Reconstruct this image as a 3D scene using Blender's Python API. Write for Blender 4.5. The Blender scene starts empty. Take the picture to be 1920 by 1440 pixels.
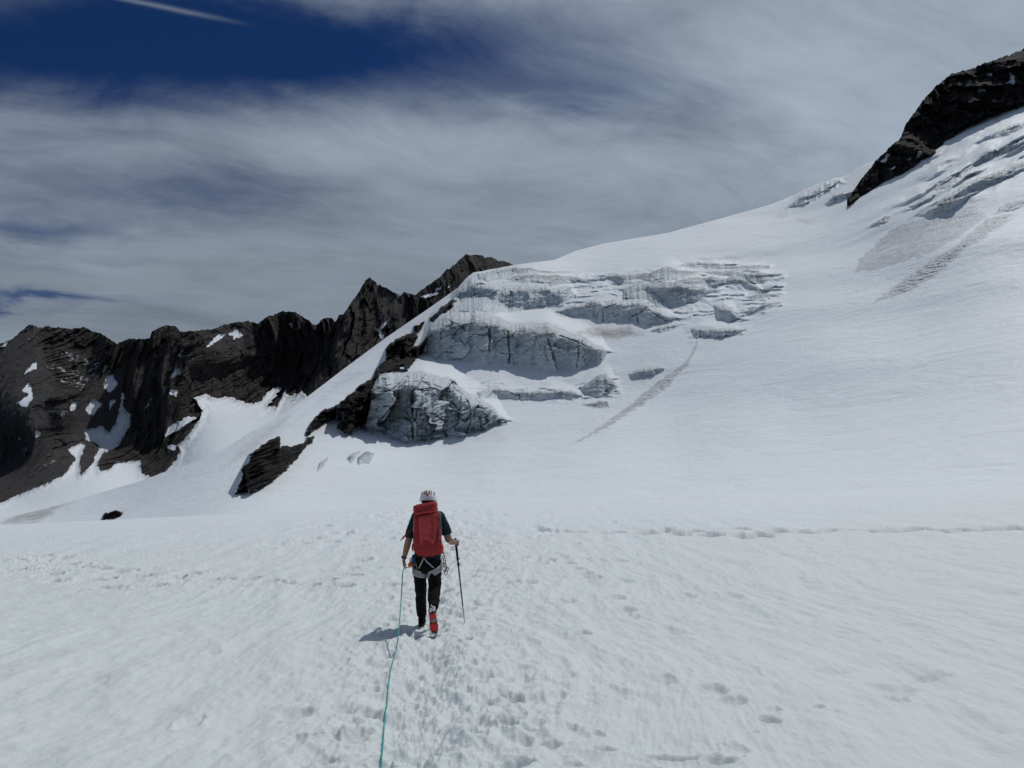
import bpy, bmesh, math
import numpy as np
from mathutils import Vector, Matrix

# ------------------------------------------------------------------ camera, sky, sun, exposure
S = bpy.context.scene
C = S.collection
F = 1331.0                      # focal length in pixels of a 1920 wide frame
PITCH = math.atan(230.0 / F)
CAMZ = 1.62
SP, CP = math.sin(PITCH), math.cos(PITCH)
cd = bpy.data.cameras.new('camera')
cam = bpy.data.objects.new('camera', cd)
C.objects.link(cam)
cam.location = (0, 0, CAMZ)
cam.rotation_euler = (math.pi / 2 + PITCH, 0, 0)
cd.sensor_fit = 'HORIZONTAL'
cd.sensor_width = 36.0
cd.lens = 36.0 * F / 1920.0
cd.clip_start = 0.1
cd.clip_end = 20000
S.camera = cam
S.view_settings.view_transform = 'Standard'
S.view_settings.look = 'None'
S.view_settings.exposure = -0.14
S.view_settings.gamma = 1.0
S.view_settings.use_curve_mapping = False

SUN_EL, SUN_AZ = math.radians(64), math.radians(45)     # azimuth measured from +Y towards +X
SUN = Vector((math.cos(SUN_EL) * math.sin(SUN_AZ), math.cos(SUN_EL) * math.cos(SUN_AZ), math.sin(SUN_EL)))
sl = bpy.data.lights.new('sun', 'SUN')
sl.energy = 2.1
sl.angle = math.radians(0.55)
sl.color = (1.0, 0.985, 0.955)
so = bpy.data.objects.new('sun', sl)
C.objects.link(so)
so.rotation_euler = SUN.to_track_quat('Z', 'Y').to_euler()


def wdir(u, v):
    """direction of a photograph pixel: X, Y, Z with 1 along the optical axis"""
    x = (np.asarray(u, float) - 960.0) / F
    y = (720.0 - np.asarray(v, float)) / F
    return x, CP - y * SP, SP + y * CP


class NT:
    """tiny node-tree helper"""
    def __init__(s, nt):
        s.nt = nt
        nt.nodes.clear()

    def n(s, t, **kw):
        nd = s.nt.nodes.new(t)
        for k, v in kw.items():
            if k.startswith('i_'):
                nd.inputs[int(k[2:])].default_value = v
            else:
                setattr(nd, k, v)
        return nd

    def link(s, a, b):
        s.nt.links.new(a, b)

    def val(s, x, sock):
        if isinstance(x, (int, float)):
            sock.default_value = x
        else:
            s.link(x, sock)

    def m(s, op, a, b=0.0, c=None, clamp=False):
        nd = s.nt.nodes.new('ShaderNodeMath')
        nd.operation = op
        nd.use_clamp = clamp
        s.val(a, nd.inputs[0])
        s.val(b, nd.inputs[1])
        if c is not None:
            s.val(c, nd.inputs[2])
        return nd.outputs[0]

    def mix(s, f, a, b):
        nd = s.nt.nodes.new('ShaderNodeMix')
        nd.data_type = 'RGBA'
        s.val(f, nd.inputs[0])
        for x, k in ((a, 6), (b, 7)):
            if isinstance(x, tuple):
                nd.inputs[k].default_value = (*x, 1)
            else:
                s.link(x, nd.inputs[k])
        return nd.outputs[2]

    def noise(s, vec, scale, detail=5, rough=0.55, dist=0.0):
        nd = s.n('ShaderNodeTexNoise')
        if vec is not None:
            s.link(vec, nd.inputs['Vector'])
        nd.inputs['Scale'].default_value = scale
        nd.inputs['Detail'].default_value = detail
        nd.inputs['Roughness'].default_value = rough
        nd.inputs['Distortion'].default_value = dist
        return nd

    def mapr(s, x, a, b, c=0.0, d=1.0, smooth=True):
        nd = s.n('ShaderNodeMapRange')
        nd.interpolation_type = 'SMOOTHSTEP' if smooth else 'LINEAR'
        s.val(x, nd.inputs[0])
        for k, y in zip((1, 2, 3, 4), (a, b, c, d)):
            nd.inputs[k].default_value = y
        return nd.outputs[0]


def build_world():
    w = bpy.data.worlds.new('World')
    S.world = w
    w.use_nodes = True
    t = NT(w.node_tree)
    out = t.n('ShaderNodeOutputWorld')
    sky = t.n('ShaderNodeTexSky')
    sky.sky_type = 'NISHITA'
    sky.sun_disc = False
    sky.sun_elevation = SUN_EL
    sky.sun_rotation = SUN_AZ
    sky.altitude = 3000
    sky.air_density = 1.0
    sky.dust_density = 0.3
    sky.ozone_density = 2.0
    bg1 = t.n('ShaderNodeBackground')
    bg1.inputs[1].default_value = 0.05
    deep = t.n('ShaderNodeMix')
    deep.data_type = 'RGBA'
    deep.blend_type = 'MULTIPLY'
    deep.inputs[0].default_value = 1.0
    deep.inputs[7].default_value = (0.16, 0.38, 0.72, 1)
    t.link(sky.outputs[0], deep.inputs[6])
    t.link(deep.outputs[2], bg1.inputs[0])
    tc = t.n('ShaderNodeTexCoord')
    sep = t.n('ShaderNodeSeparateXYZ')
    t.link(tc.outputs['Generated'], sep.inputs[0])
    x, y, z = sep.outputs
    # cloud sheet seen in perspective: direction cut with a high flat layer
    zz = t.m('ADD', t.m('MAXIMUM', z, 0.0), 0.22)
    qx, qy = t.m('DIVIDE', x, zz), t.m('DIVIDE', y, zz)
    ca, sa = math.cos(math.radians(17)), math.sin(math.radians(17))
    wq = t.n('ShaderNodeCombineXYZ')
    t.link(qx, wq.inputs[0])
    t.link(qy, wq.inputs[1])
    wob = t.n('ShaderNodeSeparateColor')
    t.link(t.noise(wq.outputs[0], 1.7, 3, 0.5).outputs[1], wob.inputs[0])
    qx2 = t.m('ADD', qx, t.m('MULTIPLY', t.m('SUBTRACT', wob.outputs[0], 0.5), 0.35))
    qy2 = t.m('ADD', qy, t.m('MULTIPLY', t.m('SUBTRACT', wob.outputs[1], 0.5), 0.35))
    rx = t.m('ADD', t.m('MULTIPLY', qx2, ca), t.m('MULTIPLY', qy2, sa))
    ry = t.m('ADD', t.m('MULTIPLY', qx2, -sa), t.m('MULTIPLY', qy2, ca))
    cb = t.n('ShaderNodeCombineXYZ')
    t.link(t.m('MULTIPLY', rx, 0.62), cb.inputs[0])
    t.link(t.m('MULTIPLY', ry, 1.5), cb.inputs[1])
    fib = t.noise(cb.outputs[0], 2.4, 9, 0.62, 0.55).outputs[0]
    cb2 = t.n('ShaderNodeCombineXYZ')
    t.link(qx, cb2.inputs[0])
    t.link(t.m('MULTIPLY', qy, 1.3), cb2.inputs[1])
    big = t.noise(cb2.outputs[0], 1.25, 4, 0.5, 0.3).outputs[0]
    cb3 = t.n('ShaderNodeCombineXYZ')
    t.link(t.m('MULTIPLY', rx, 0.7), cb3.inputs[0])
    t.link(t.m('MULTIPLY', ry, 2.2), cb3.inputs[1])
    fine = t.noise(cb3.outputs[0], 4.2, 10, 0.68, 0.5).outputs[0]
    # where the clear gaps are (in the sky ahead)
    yy = t.m('MAXIMUM', y, 0.25)
    a0, b0 = t.m('DIVIDE', x, yy), t.m('DIVIDE', z, yy)
    wn = t.noise(cb2.outputs[0], 2.6, 5, 0.6, 0.4)
    ws = t.n('ShaderNodeSeparateColor')
    t.link(wn.outputs[1], ws.inputs[0])
    a = t.m('ADD', a0, t.m('MULTIPLY', t.m('SUBTRACT', ws.outputs[0], 0.5), 0.26))
    b = t.m('ADD', b0, t.m('MULTIPLY', t.m('SUBTRACT', ws.outputs[1], 0.5), 0.16))
    gaps = [(-80, 50, 640, 210, 1.02), (380, 70, 540, 150, 0.60), (780, 105, 480, 112, 0.70), (1090, 195, 320, 72, 0.52), (720, 10, 520, 80, 0.30),
            (30, 440, 240, 50, 0.78), (80, 583, 190, 18, 0.9), (330, 350, 400, 62, 0.52), (30, 290, 260, 60, 0.30), (1330, 340, 260, 60, 0.10)]
    cov = None
    for (u, v, ru, rv, s_) in gaps:
        X, Y, Z = wdir(u, v)
        da = t.m('MULTIPLY', t.m('SUBTRACT', a, float(X / Y)), F / ru)
        db = t.m('MULTIPLY', t.m('SUBTRACT', b, float(Z / Y)), F / rv)
        e = t.m('ADD', t.m('MULTIPLY', da, da), t.m('MULTIPLY', db, db))
        g = t.m('MULTIPLY', t.m('EXPONENT', t.m('MULTIPLY', e, -1.0)), s_)
        cov = g if cov is None else t.m('ADD', cov, g)
    front = t.m('SUBTRACT', 1.0, cov)
    front = t.m('ADD', front, t.m('MULTIPLY', t.m('SUBTRACT', fib, 0.5), 0.62))
    front = t.m('ADD', front, t.m('MULTIPLY', t.m('SUBTRACT', fine, 0.5), 0.42))
    back = t.m('ADD', 0.22, t.m('MULTIPLY', t.m('SUBTRACT', fib, 0.5), 1.3))
    fr = t.mapr(y, 0.0, 0.5)
    cv = t.m('ADD', t.m('MULTIPLY', front, fr), t.m('MULTIPLY', back, t.m('SUBTRACT', 1.0, fr)))
    cvr = t.mapr(cv, -0.25, 1.1, 0.0, 0.98)
    # old condensation trail, high on the left
    X, Y, Z = wdir(np.array([190, 490]), np.array([-12, 52]))
    p, q = np.array([X[0] / Y[0], Z[0] / Y[0]]), np.array([X[1] / Y[1], Z[1] / Y[1]])
    dv = (q - p) / np.linalg.norm(q - p)
    da, db = t.m('SUBTRACT', a0, float(p[0])), t.m('SUBTRACT', b0, float(p[1]))
    along = t.m('ADD', t.m('MULTIPLY', da, float(dv[0])), t.m('MULTIPLY', db, float(dv[1])))
    acr = t.m('ADD', t.m('MULTIPLY', da, float(-dv[1])), t.m('MULTIPLY', db, float(dv[0])))
    acr = t.m('ADD', acr, t.m('MULTIPLY', t.m('SUBTRACT', fine, 0.5), 0.012))
    ag = t.m('MULTIPLY', acr, 1 / 0.0042)
    tr = t.m('EXPONENT', t.m('MULTIPLY', t.m('MULTIPLY', ag, ag), -1.0))
    ln = float(np.linalg.norm(q - p))
    tr = t.m('MULTIPLY', tr, t.mapr(along, -0.1, 0.03))
    tr = t.m('MULTIPLY', tr, t.mapr(along, ln * 0.4, ln * 1.02, 1.0, 0.0))
    tr = t.m('MULTIPLY', tr, t.m('MULTIPLY', t.mapr(y, 0.1, 0.4), 0.40))
    cvr = t.m('MAXIMUM', cvr, tr)
    # grey of the cloud sheet
    g = t.m('ADD', 0.352, t.m('MULTIPLY', t.m('SUBTRACT', big, 0.5), 0.30))
    g = t.m('ADD', g, t.m('MULTIPLY', t.m('SUBTRACT', fib, 0.5), 0.20))
    g = t.m('ADD', g, t.m('MULTIPLY', t.m('SUBTRACT', fine, 0.5), 0.16))
    g = t.m('MULTIPLY', g, t.mapr(a0, -0.6, 0.75, 0.97, 1.24))
    g = t.m('MULTIPLY', g, t.mapr(b0, 0.26, 0.62, 0.76, 1.04))
    cc = t.n('ShaderNodeCombineColor')
    t.link(t.m('MULTIPLY', g, 0.85), cc.inputs[0])
    t.link(t.m('MULTIPLY', g, 1.02), cc.inputs[1])
    t.link(t.m('MULTIPLY', g, 1.22), cc.inputs[2])
    bg2 = t.n('ShaderNodeBackground')
    bg2.inputs[1].default_value = 1.0
    t.link(cc.outputs[0], bg2.inputs[0])
    ms = t.n('ShaderNodeMixShader')
    t.link(cvr, ms.inputs[0])
    t.link(bg1.outputs[0], ms.inputs[1])
    t.link(bg2.outputs[0], ms.inputs[2])
    t.link(ms.outputs[0], out.inputs[0])


build_world()

# ------------------------------------------------------------------ numeric helpers
RNG = np.random.RandomState(11)
PERM = np.concatenate([RNG.permutation(256)] * 3).astype(np.int32)
ANG = RNG.rand(256) * 2 * math.pi
G2 = np.stack([np.cos(ANG), np.sin(ANG)], -1).astype(np.float32)
G3 = RNG.randn(256, 3)
G3 = (G3 / np.linalg.norm(G3, axis=1, keepdims=True)).astype(np.float32)


def perlin2(x, y):
    x = np.asarray(x, np.float32)
    y = np.asarray(y, np.float32)
    xi, yi = np.floor(x).astype(np.int32), np.floor(y).astype(np.int32)
    xf, yf = x - xi, y - yi
    u, v = xf * xf * (3 - 2 * xf), yf * yf * (3 - 2 * yf)
    xi &= 255
    yi &= 255

    def g(dx, dy):
        h = PERM[PERM[(xi + dx) & 255] + ((yi + dy) & 255)]
        gr = G2[h]
        return gr[..., 0] * (xf - dx) + gr[..., 1] * (yf - dy)
    a = g(0, 0)
    a = a + u * (g(1, 0) - a)
    b = g(0, 1)
    b = b + u * (g(1, 1) - b)
    return (a + v * (b - a)) * 1.5


def perlin3(x, y, z):
    x, y, z = (np.asarray(q, np.float32) for q in (x, y, z))
    xi, yi, zi = (np.floor(q).astype(np.int32) for q in (x, y, z))
    xf, yf, zf = x - xi, y - yi, z - zi
    u, v, w = (q * q * (3 - 2 * q) for q in (xf, yf, zf))
    xi &= 255
    yi &= 255
    zi &= 255

    def g(dx, dy, dz):
        h = PERM[PERM[PERM[(xi + dx) & 255] + ((yi + dy) & 255)] + ((zi + dz) & 255)]
        gr = G3[h]
        return gr[..., 0] * (xf - dx) + gr[..., 1] * (yf - dy) + gr[..., 2] * (zf - dz)

    def lx(dy, dz):
        a = g(0, dy, dz)
        return a + u * (g(1, dy, dz) - a)

    def ly(dz):
        a = lx(0, dz)
        return a + v * (lx(1, dz) - a)
    a = ly(0)
    return (a + w * (ly(1) - a)) * 1.5


def fbm2(x, y, o=4, gain=0.5):
    r, a = 0.0, 1.0
    for k in range(o):
        r = r + a * perlin2(x * 2.03 ** k + 17.3 * k, y * 2.03 ** k - 9.1 * k)
        a *= gain
    return r


def fbm3(x, y, z, o=4, gain=0.5):
    r, a = 0.0, 1.0
    for k in range(o):
        f = 2.03 ** k
        r = r + a * perlin3(x * f + 17.3 * k, y * f - 9.1 * k, z * f + 3.7 * k)
        a *= gain
    return r


def ridged3(x, y, z, o=5, gain=0.5):
    r, a, w = 0.0, 1.0, 1.0
    for k in range(o):
        f = 2.05 ** k
        n = 1.0 - np.abs(perlin3(x * f + 7.3 * k, y * f + 19.1 * k, z * f - 13.7 * k)) * 1.6
        n = n * n * w
        w = np.clip(n * 1.6, 0, 1)
        r = r + a * n
        a *= gain
    return r


def worley2(x, y, seed=0, full=False, ky=1.0):
    """F1, F2 and the id of the nearest cell"""
    xi, yi = np.floor(x).astype(np.int32), np.floor(y).astype(np.int32)
    f1 = np.full(x.shape, 9.0)
    f2 = np.full(x.shape, 9.0)
    cid = np.zeros(x.shape, np.int32)
    ox, oy = np.zeros(x.shape), np.zeros(x.shape)
    for dx in (-1, 0, 1):
        for dy in (-1, 0, 1):
            h = PERM[PERM[(xi + dx + seed) & 255] + ((yi + dy) & 255)]
            px = xi + dx + 0.15 + 0.7 * (PERM[h] / 255.0)
            py = yi + dy + 0.15 + 0.7 * (PERM[h + 57] / 255.0)
            d = np.hypot(x - px, y - py)
            n = d < f1
            f2 = np.where(n, f1, np.minimum(f2, d))
            cid = np.where(n, h, cid)
            ox = np.where(n, x - px, ox)
            oy = np.where(n, y - py, oy)
            f1 = np.where(n, d, f1)
    if full:
        # every cell a tilted facet
        g = G2[cid]
        return f1, f2, (PERM[cid] / 255.0 - 0.5) + 1.3 * (g[..., 0] * ox + ky * g[..., 1] * oy)
    return f1, f2, cid


def sstep(x, a, b):
    t = np.clip((x - a) / (b - a), 0, 1)
    return t * t * (3 - 2 * t)


def Z(pts, off, sc):
    """points read in a magnified crop back to photograph pixels"""
    return [(off[0] + p[0] / sc, off[1] + p[1] / sc) for p in pts]


def interp(pts, u):
    p = np.array(sorted(pts), float)
    return np.interp(u, p[:, 0], p[:, 1])


def in_poly(poly, U, V):
    m = np.zeros(U.shape, bool)
    p = np.array(poly, float)
    bb = (U >= p[:, 0].min()) & (U <= p[:, 0].max()) & (V >= p[:, 1].min()) & (V <= p[:, 1].max())
    if not bb.any():
        return m
    u, v = U[bb], V[bb]
    r = np.zeros(u.shape, bool)
    for (x1, y1), (x2, y2) in zip(p, np.roll(p, -1, 0)):
        if y1 == y2:
            continue
        r ^= ((y1 > v) != (y2 > v)) & (u < (x2 - x1) * (v - y1) / (y2 - y1) + x1)
    m[bb] = r
    return m


def poly_dist(pts, U, V, closed, reach):
    """distance in pixels to a polyline, cut off at reach"""
    p = np.array(pts, float)
    d = np.full(U.shape, float(reach))
    bb = (U >= p[:, 0].min() - reach) & (U <= p[:, 0].max() + reach) & (V >= p[:, 1].min() - reach) & (V <= p[:, 1].max() + reach)
    if not bb.any():
        return d
    u, v = U[bb], V[bb]
    r = np.full(u.shape, float(reach))
    q = np.roll(p, -1, 0) if closed else p[1:]
    for a, b in zip(p, q):
        ab = b - a
        L = ab @ ab + 1e-9
        t = np.clip(((u - a[0]) * ab[0] + (v - a[1]) * ab[1]) / L, 0, 1)
        r = np.minimum(r, np.hypot(u - a[0] - t * ab[0], v - a[1] - t * ab[1]))
    d[bb] = r
    return d


def soft_mask(poly, U, V, w):
    ins = in_poly(poly, U, V)
    d = poly_dist(poly, U, V, True, w)
    return np.where(ins, 0.5 + 0.5 * d / w, 0.5 - 0.5 * d / w)


def col_range(poly, ucol):
    """topmost and bottommost row of a polygon in every pixel column (nan outside)"""
    vt = np.full(ucol.shape, np.nan)
    vb = np.full(ucol.shape, np.nan)
    p = np.array(poly, float)
    for (x1, y1), (x2, y2) in zip(p, np.roll(p, -1, 0)):
        if x1 == x2:
            continue
        lo, hi = min(x1, x2), max(x1, x2)
        k = (ucol >= lo) & (ucol <= hi)
        v = y1 + (y2 - y1) * (ucol - x1) / (x2 - x1)
        vt = np.where(k, np.fmin(vt, v), vt)
        vb = np.where(k, np.fmax(vb, v), vb)
    return vt, vb


def rbf(ctrl):
    """thin-plate surface through (u, v, range) points, in log range"""
    c = np.array(ctrl, float)
    P = c[:, :2] / 400.0
    y = np.log(c[:, 2])
    n = len(P)

    def k(r2):
        return 0.5 * (r2 + 0.02) * np.log(r2 + 0.02)
    d2 = ((P[:, None] - P[None]) ** 2).sum(-1)
    A = np.zeros((n + 3, n + 3))
    A[:n, :n] = k(d2) + np.eye(n) * 0.004
    A[:n, n] = A[n, :n] = 1
    A[:n, n + 1:] = P
    A[n + 1:, :n] = P.T
    w = np.linalg.solve(A, np.concatenate([y, np.zeros(3)]))
    u0, u1, v0, v1 = -460, 2380, -260, 1140
    gu, gv = np.linspace(u0, u1, 143), np.linspace(v0, v1, 141)
    UU, VV = np.meshgrid(gu / 400.0, gv / 400.0)
    g = w[n] + w[n + 1] * UU + w[n + 2] * VV
    for i in range(n):
        g = g + w[i] * k((UU - P[i, 0]) ** 2 + (VV - P[i, 1]) ** 2)

    def ev(u, v):
        u, v = np.broadcast_arrays(np.asarray(u, float), np.asarray(v, float))
        a = np.clip((u - u0) / (u1 - u0) * 142, 0, 141.999)
        b = np.clip((v - v0) / (v1 - v0) * 140, 0, 139.999)
        i, j = a.astype(int), b.astype(int)
        fa, fb = a - i, b - j

        def bs(q):
            return ((1 - q) ** 3 / 6, (3 * q ** 3 - 6 * q * q + 4) / 6, (-3 * q ** 3 + 3 * q * q + 3 * q + 1) / 6, q ** 3 / 6)
        wa, wb = bs(fa), bs(fb)
        r = 0.0
        for m_ in range(4):
            jj = np.clip(j + m_ - 1, 0, 140)
            row = 0.0
            for k_ in range(4):
                row = row + wa[k_] * g[jj, np.clip(i + k_ - 1, 0, 142)]
            r = r + wb[m_] * row
        return r
    return ev


def pos(U, V, R):
    X, Y, Zd = wdir(U, V)
    t = R / np.hypot(X, Y)
    return np.stack([t * X, t * Y, CAMZ + t * Zd], -1)


# ------------------------------------------------------------------ object helpers
def put(o, parent=None):
    C.objects.link(o)
    if parent is not None:
        o.parent = parent
    return o


def tag(o, label=None, cat=None, group=None, kind=None):
    for k, v in (('label', label), ('category', cat), ('group', group), ('kind', kind)):
        if v:
            o[k] = v
    return o


def raw_mesh(name, co, faces, mat, parent=None, smooth=True, attrs=None):
    """faces: (n,4) or (n,3) integer array"""
    me = bpy.data.meshes.new(name)
    co = np.ascontiguousarray(co, np.float32)
    faces = np.ascontiguousarray(faces, np.int32)
    nf, k = faces.shape
    me.vertices.add(len(co))
    me.vertices.foreach_set('co', co.ravel())
    me.loops.add(nf * k)
    me.loops.foreach_set('vertex_index', faces.ravel())
    me.polygons.add(nf)
    me.polygons.foreach_set('loop_start', np.arange(nf, dtype=np.int32) * k)
    me.polygons.foreach_set('use_smooth', np.full(nf, smooth, bool))
    me.update(calc_edges=True)
    me.validate()
    for an, av in (attrs or {}).items():
        at = me.attributes.new(an, 'FLOAT', 'POINT')
        at.data.foreach_set('value', np.ascontiguousarray(av, np.float32))
    me.materials.append(mat)
    o = bpy.data.objects.new(name, me)
    return put(o, parent)


def grid_faces(nr, nc):
    i = np.arange(nr * nc, dtype=np.int32).reshape(nr, nc)
    return np.stack([i[:-1, :-1], i[:-1, 1:], i[1:, 1:], i[1:, :-1]], -1)


def cut(name, P, faces, sel, mat, parent=None, smooth=True, attrs=None, origin=True):
    """mesh of the selected faces of a grid, with its own origin"""
    f = faces[sel]
    if len(f) == 0:
        return None
    ids, inv = np.unique(f, return_inverse=True)
    co = P.reshape(-1, 3)[ids]
    at = {k: a.ravel()[ids] for k, a in (attrs or {}).items()}
    o_ = np.zeros(3)
    if origin:
        o_ = np.array([co[:, 0].mean(), co[:, 1].mean(), co[:, 2].min()])
        if parent is not None:
            o_ = o_ * 1.0
    base = np.array(parent.location) if parent is not None else 0.0
    ob = raw_mesh(name, co - o_, inv.reshape(f.shape), mat, parent, smooth, at)
    ob.location = Vector(o_ - base)
    return ob


# ------------------------------------------------------------------ materials
def new_mat(name):
    m = bpy.data.materials.new(name)
    m.use_nodes = True
    t = NT(m.node_tree)
    out = t.n('ShaderNodeOutputMaterial')
    b = t.n('ShaderNodeBsdfPrincipled')
    t.link(b.outputs[0], out.inputs[0])
    geo = t.n('ShaderNodeNewGeometry')
    return m, t, b, geo.outputs['Position']


def attr(t, name):
    a = t.n('ShaderNodeAttribute')
    a.attribute_name = name
    return a.outputs['Fac']


def scaled(t, vec, s):
    mp = t.n('ShaderNodeMapping')
    t.link(vec, mp.inputs['Vector'])
    mp.inputs['Scale'].default_value = s
    return mp.outputs[0]


def bump(t, b, layers):
    nrm = None
    for h, dist, strength in layers:
        bm = t.n('ShaderNodeBump')
        bm.inputs['Strength'].default_value = strength
        bm.inputs['Distance'].default_value = dist
        t.link(h, bm.inputs['Height'])
        if nrm is not None:
            t.link(nrm, bm.inputs['Normal'])
        nrm = bm.outputs[0]
    t.link(nrm, b.inputs['Normal'])


def mat_near_snow():
    m, t, b, p = new_mat('old_snow')
    pat = t.noise(p, 0.45, 4, 0.6).outputs[0]
    pink = t.mapr(t.noise(scaled(t, p, (1.0, 0.6, 1)), 0.8, 6, 0.7, 0.5).outputs[0], 0.5, 0.78)
    c = t.mix(pat, (0.71, 0.76, 0.75), (0.76, 0.80, 0.785))
    tr = attr(t, 'tread')
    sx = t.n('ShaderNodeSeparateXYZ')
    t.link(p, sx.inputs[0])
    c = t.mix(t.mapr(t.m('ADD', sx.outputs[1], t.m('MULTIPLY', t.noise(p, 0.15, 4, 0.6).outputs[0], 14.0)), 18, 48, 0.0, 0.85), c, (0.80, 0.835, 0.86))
    c = t.mix(t.m('MULTIPLY', pink, t.m('ADD', 0.3, t.m('MULTIPLY', tr, 0.35))), c, (0.78, 0.70, 0.68))
    brown = t.mapr(t.noise(p, 2.3, 6, 0.7, 0.3).outputs[0], 0.56, 0.74)
    c = t.mix(t.m('MULTIPLY', t.m('MULTIPLY', brown, tr), 0.7), c, (0.56, 0.49, 0.45))
    c = t.mix(attr(t, 'dirt_shade'), c, (0.40, 0.37, 0.35))  # print pits: dirt and painted shade in one colour
    t.link(c, b.inputs['Base Color'])
    b.inputs['Roughness'].default_value = 0.55
    b.inputs['Specular IOR Level'].default_value = 0.35
    n1 = t.noise(p, 9, 8, 0.72).outputs[0]
    n2 = t.noise(scaled(t, p, (1.0, 0.35, 1)), 2.2, 6, 0.6).outputs[0]
    n3 = t.noise(p, 60, 3, 0.8).outputs[0]
    bump(t, b, [(n2, 0.05, 0.5), (n1, 0.035, 0.6), (n3, 0.006, 0.7)])
    return m


def mat_far_snow(name='glacier_snow', tint=(0.81, 0.85, 0.88), soil=(0.30, 0.275, 0.255)):
    m, t, b, p = new_mat(name)
    pat = t.noise(p, 0.02, 5, 0.6).outputs[0]
    c = t.mix(pat, tuple(x * 0.95 for x in tint), tuple(min(1, x * 1.03) for x in tint))
    sp = t.mapr(t.noise(scaled(t, p, (0.5, 0.5, 1.4)), 0.35, 8, 0.75, 0.4).outputs[0], 0.42, 0.75)
    dirt_shade = attr(t, 'dirt_shade')
    dn = t.noise(scaled(t, p, (1, 1, 2.5)), 0.35, 7, 0.7, 0.4).outputs[0]
    dd = t.m('MULTIPLY', dirt_shade, t.mapr(dn, 0.28, 0.62, 0.15, 1.0))
    c = t.mix(t.m('MULTIPLY', sp, 0.16), c, (0.56, 0.55, 0.54))
    c = t.mix(dd, c, soil)
    t.link(c, b.inputs['Base Color'])
    b.inputs['Roughness'].default_value = 0.6
    b.inputs['Specular IOR Level'].default_value = 0.3
    n1 = t.noise(p, 0.5, 7, 0.65).outputs[0]
    n2 = t.noise(scaled(t, p, (0.25, 0.5, 1.6)), 0.55, 6, 0.65, 0.3).outputs[0]
    n3 = t.noise(scaled(t, p, (0.4, 0.4, 1.0)), 0.11, 5, 0.6, 0.6).outputs[0]
    bump(t, b, [(n3, 2.6, 0.38), (n2, 0.75, 0.38), (n1, 0.5, 0.42)])
    return m


def mat_ice():
    m, t, b, p = new_mat('glacier_ice')
    warp = t.noise(p, 0.05, 4, 0.6).outputs[1]
    wv = t.n('ShaderNodeVectorMath', operation='MULTIPLY_ADD')
    t.link(warp, wv.inputs[0])
    wv.inputs[1].default_value = (14, 14, 14)
    t.link(p, wv.inputs[2])
    # layers of the ice
    ly = t.noise(scaled(t, wv.outputs[0], (0.02, 0.02, 0.85)), 1.0, 6, 0.7).outputs[0]
    vert = t.noise(scaled(t, p, (0.6, 0.6, 0.07)), 1.0, 6, 0.7, 0.2).outputs[0]
    blot = t.noise(p, 0.09, 6, 0.65, 0.4).outputs[0]
    c = t.mix(blot, (0.68, 0.75, 0.78), (0.80, 0.85, 0.87))
    c = t.mix(t.m('MULTIPLY', t.mapr(ly, 0.47, 0.68), 0.75), c, (0.46, 0.50, 0.515))
    c = t.mix(t.m('MULTIPLY', t.mapr(vert, 0.56, 0.74), 0.5), c, (0.34, 0.36, 0.365))
    dn = t.noise(scaled(t, p, (1, 1, 0.5)), 0.28, 7, 0.72, 0.5).outputs[0]
    c = t.mix(t.m('MULTIPLY', t.mapr(dn, 0.58, 0.78), 0.4), c, (0.22, 0.21, 0.195))
    dirt_shade = attr(t, 'dirt_shade')
    c = t.mix(t.m('MULTIPLY', dirt_shade, t.mapr(dn, 0.25, 0.6, 0.3, 1.0)), c, (0.24, 0.215, 0.195))
    fresh_sunlit = attr(t, 'fresh_sunlit')
    c = t.mix(fresh_sunlit, c, (0.80, 0.82, 0.83))  # snow caps and painted sunlit facets
    t.link(c, b.inputs['Base Color'])
    b.inputs['Roughness'].default_value = 0.5
    b.inputs['Specular IOR Level'].default_value = 0.3
    n1 = t.noise(p, 0.55, 8, 0.72).outputs[0]
    bump(t, b, [(ly, 1.1, 0.7), (vert, 1.0, 0.55), (n1, 0.8, 0.8)])
    return m


def mat_rock(name, dark=(0.020, 0.019, 0.019), light=(0.075, 0.068, 0.062), red=(0.06, 0.042, 0.036), k=1.0):
    m, t, b, p = new_mat(name)
    n0 = t.noise(p, 0.012 * k, 6, 0.65, 0.3).outputs[0]
    n1 = t.noise(scaled(t, p, (1, 1, 0.32)), 0.09 * k, 8, 0.72, 0.3).outputs[0]
    n2 = t.noise(p, 0.5 * k, 8, 0.75).outputs[0]
    c = t.mix(t.mapr(n1, 0.32, 0.68), dark, light)
    c = t.mix(t.m('MULTIPLY', t.mapr(n0, 0.5, 0.7), 0.7), c, red)
    c = t.mix(t.m('MULTIPLY', t.mapr(n2, 0.55, 0.8), 0.4), c, light)
    c = t.mix(t.m('MULTIPLY', attr(t, 'scree'), 0.6), c, (0.088, 0.085, 0.085))
    fr = attr(t, 'fresh_sunlit')
    fn = t.noise(p, 0.2 * k, 6, 0.7).outputs[0]
    c = t.mix(t.mapr(t.m('ADD', fr, t.m('MULTIPLY', t.m('SUBTRACT', fn, 0.5), 1.2)), 0.62, 0.72), c, (0.78, 0.79, 0.8))
    t.link(c, b.inputs['Base Color'])
    b.inputs['Roughness'].default_value = 0.85
    b.inputs['Specular IOR Level'].default_value = 0.15
    bump(t, b, [(n1, 6.0 / k, 0.8), (n2, 1.6 / k, 0.9)])
    return m


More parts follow.
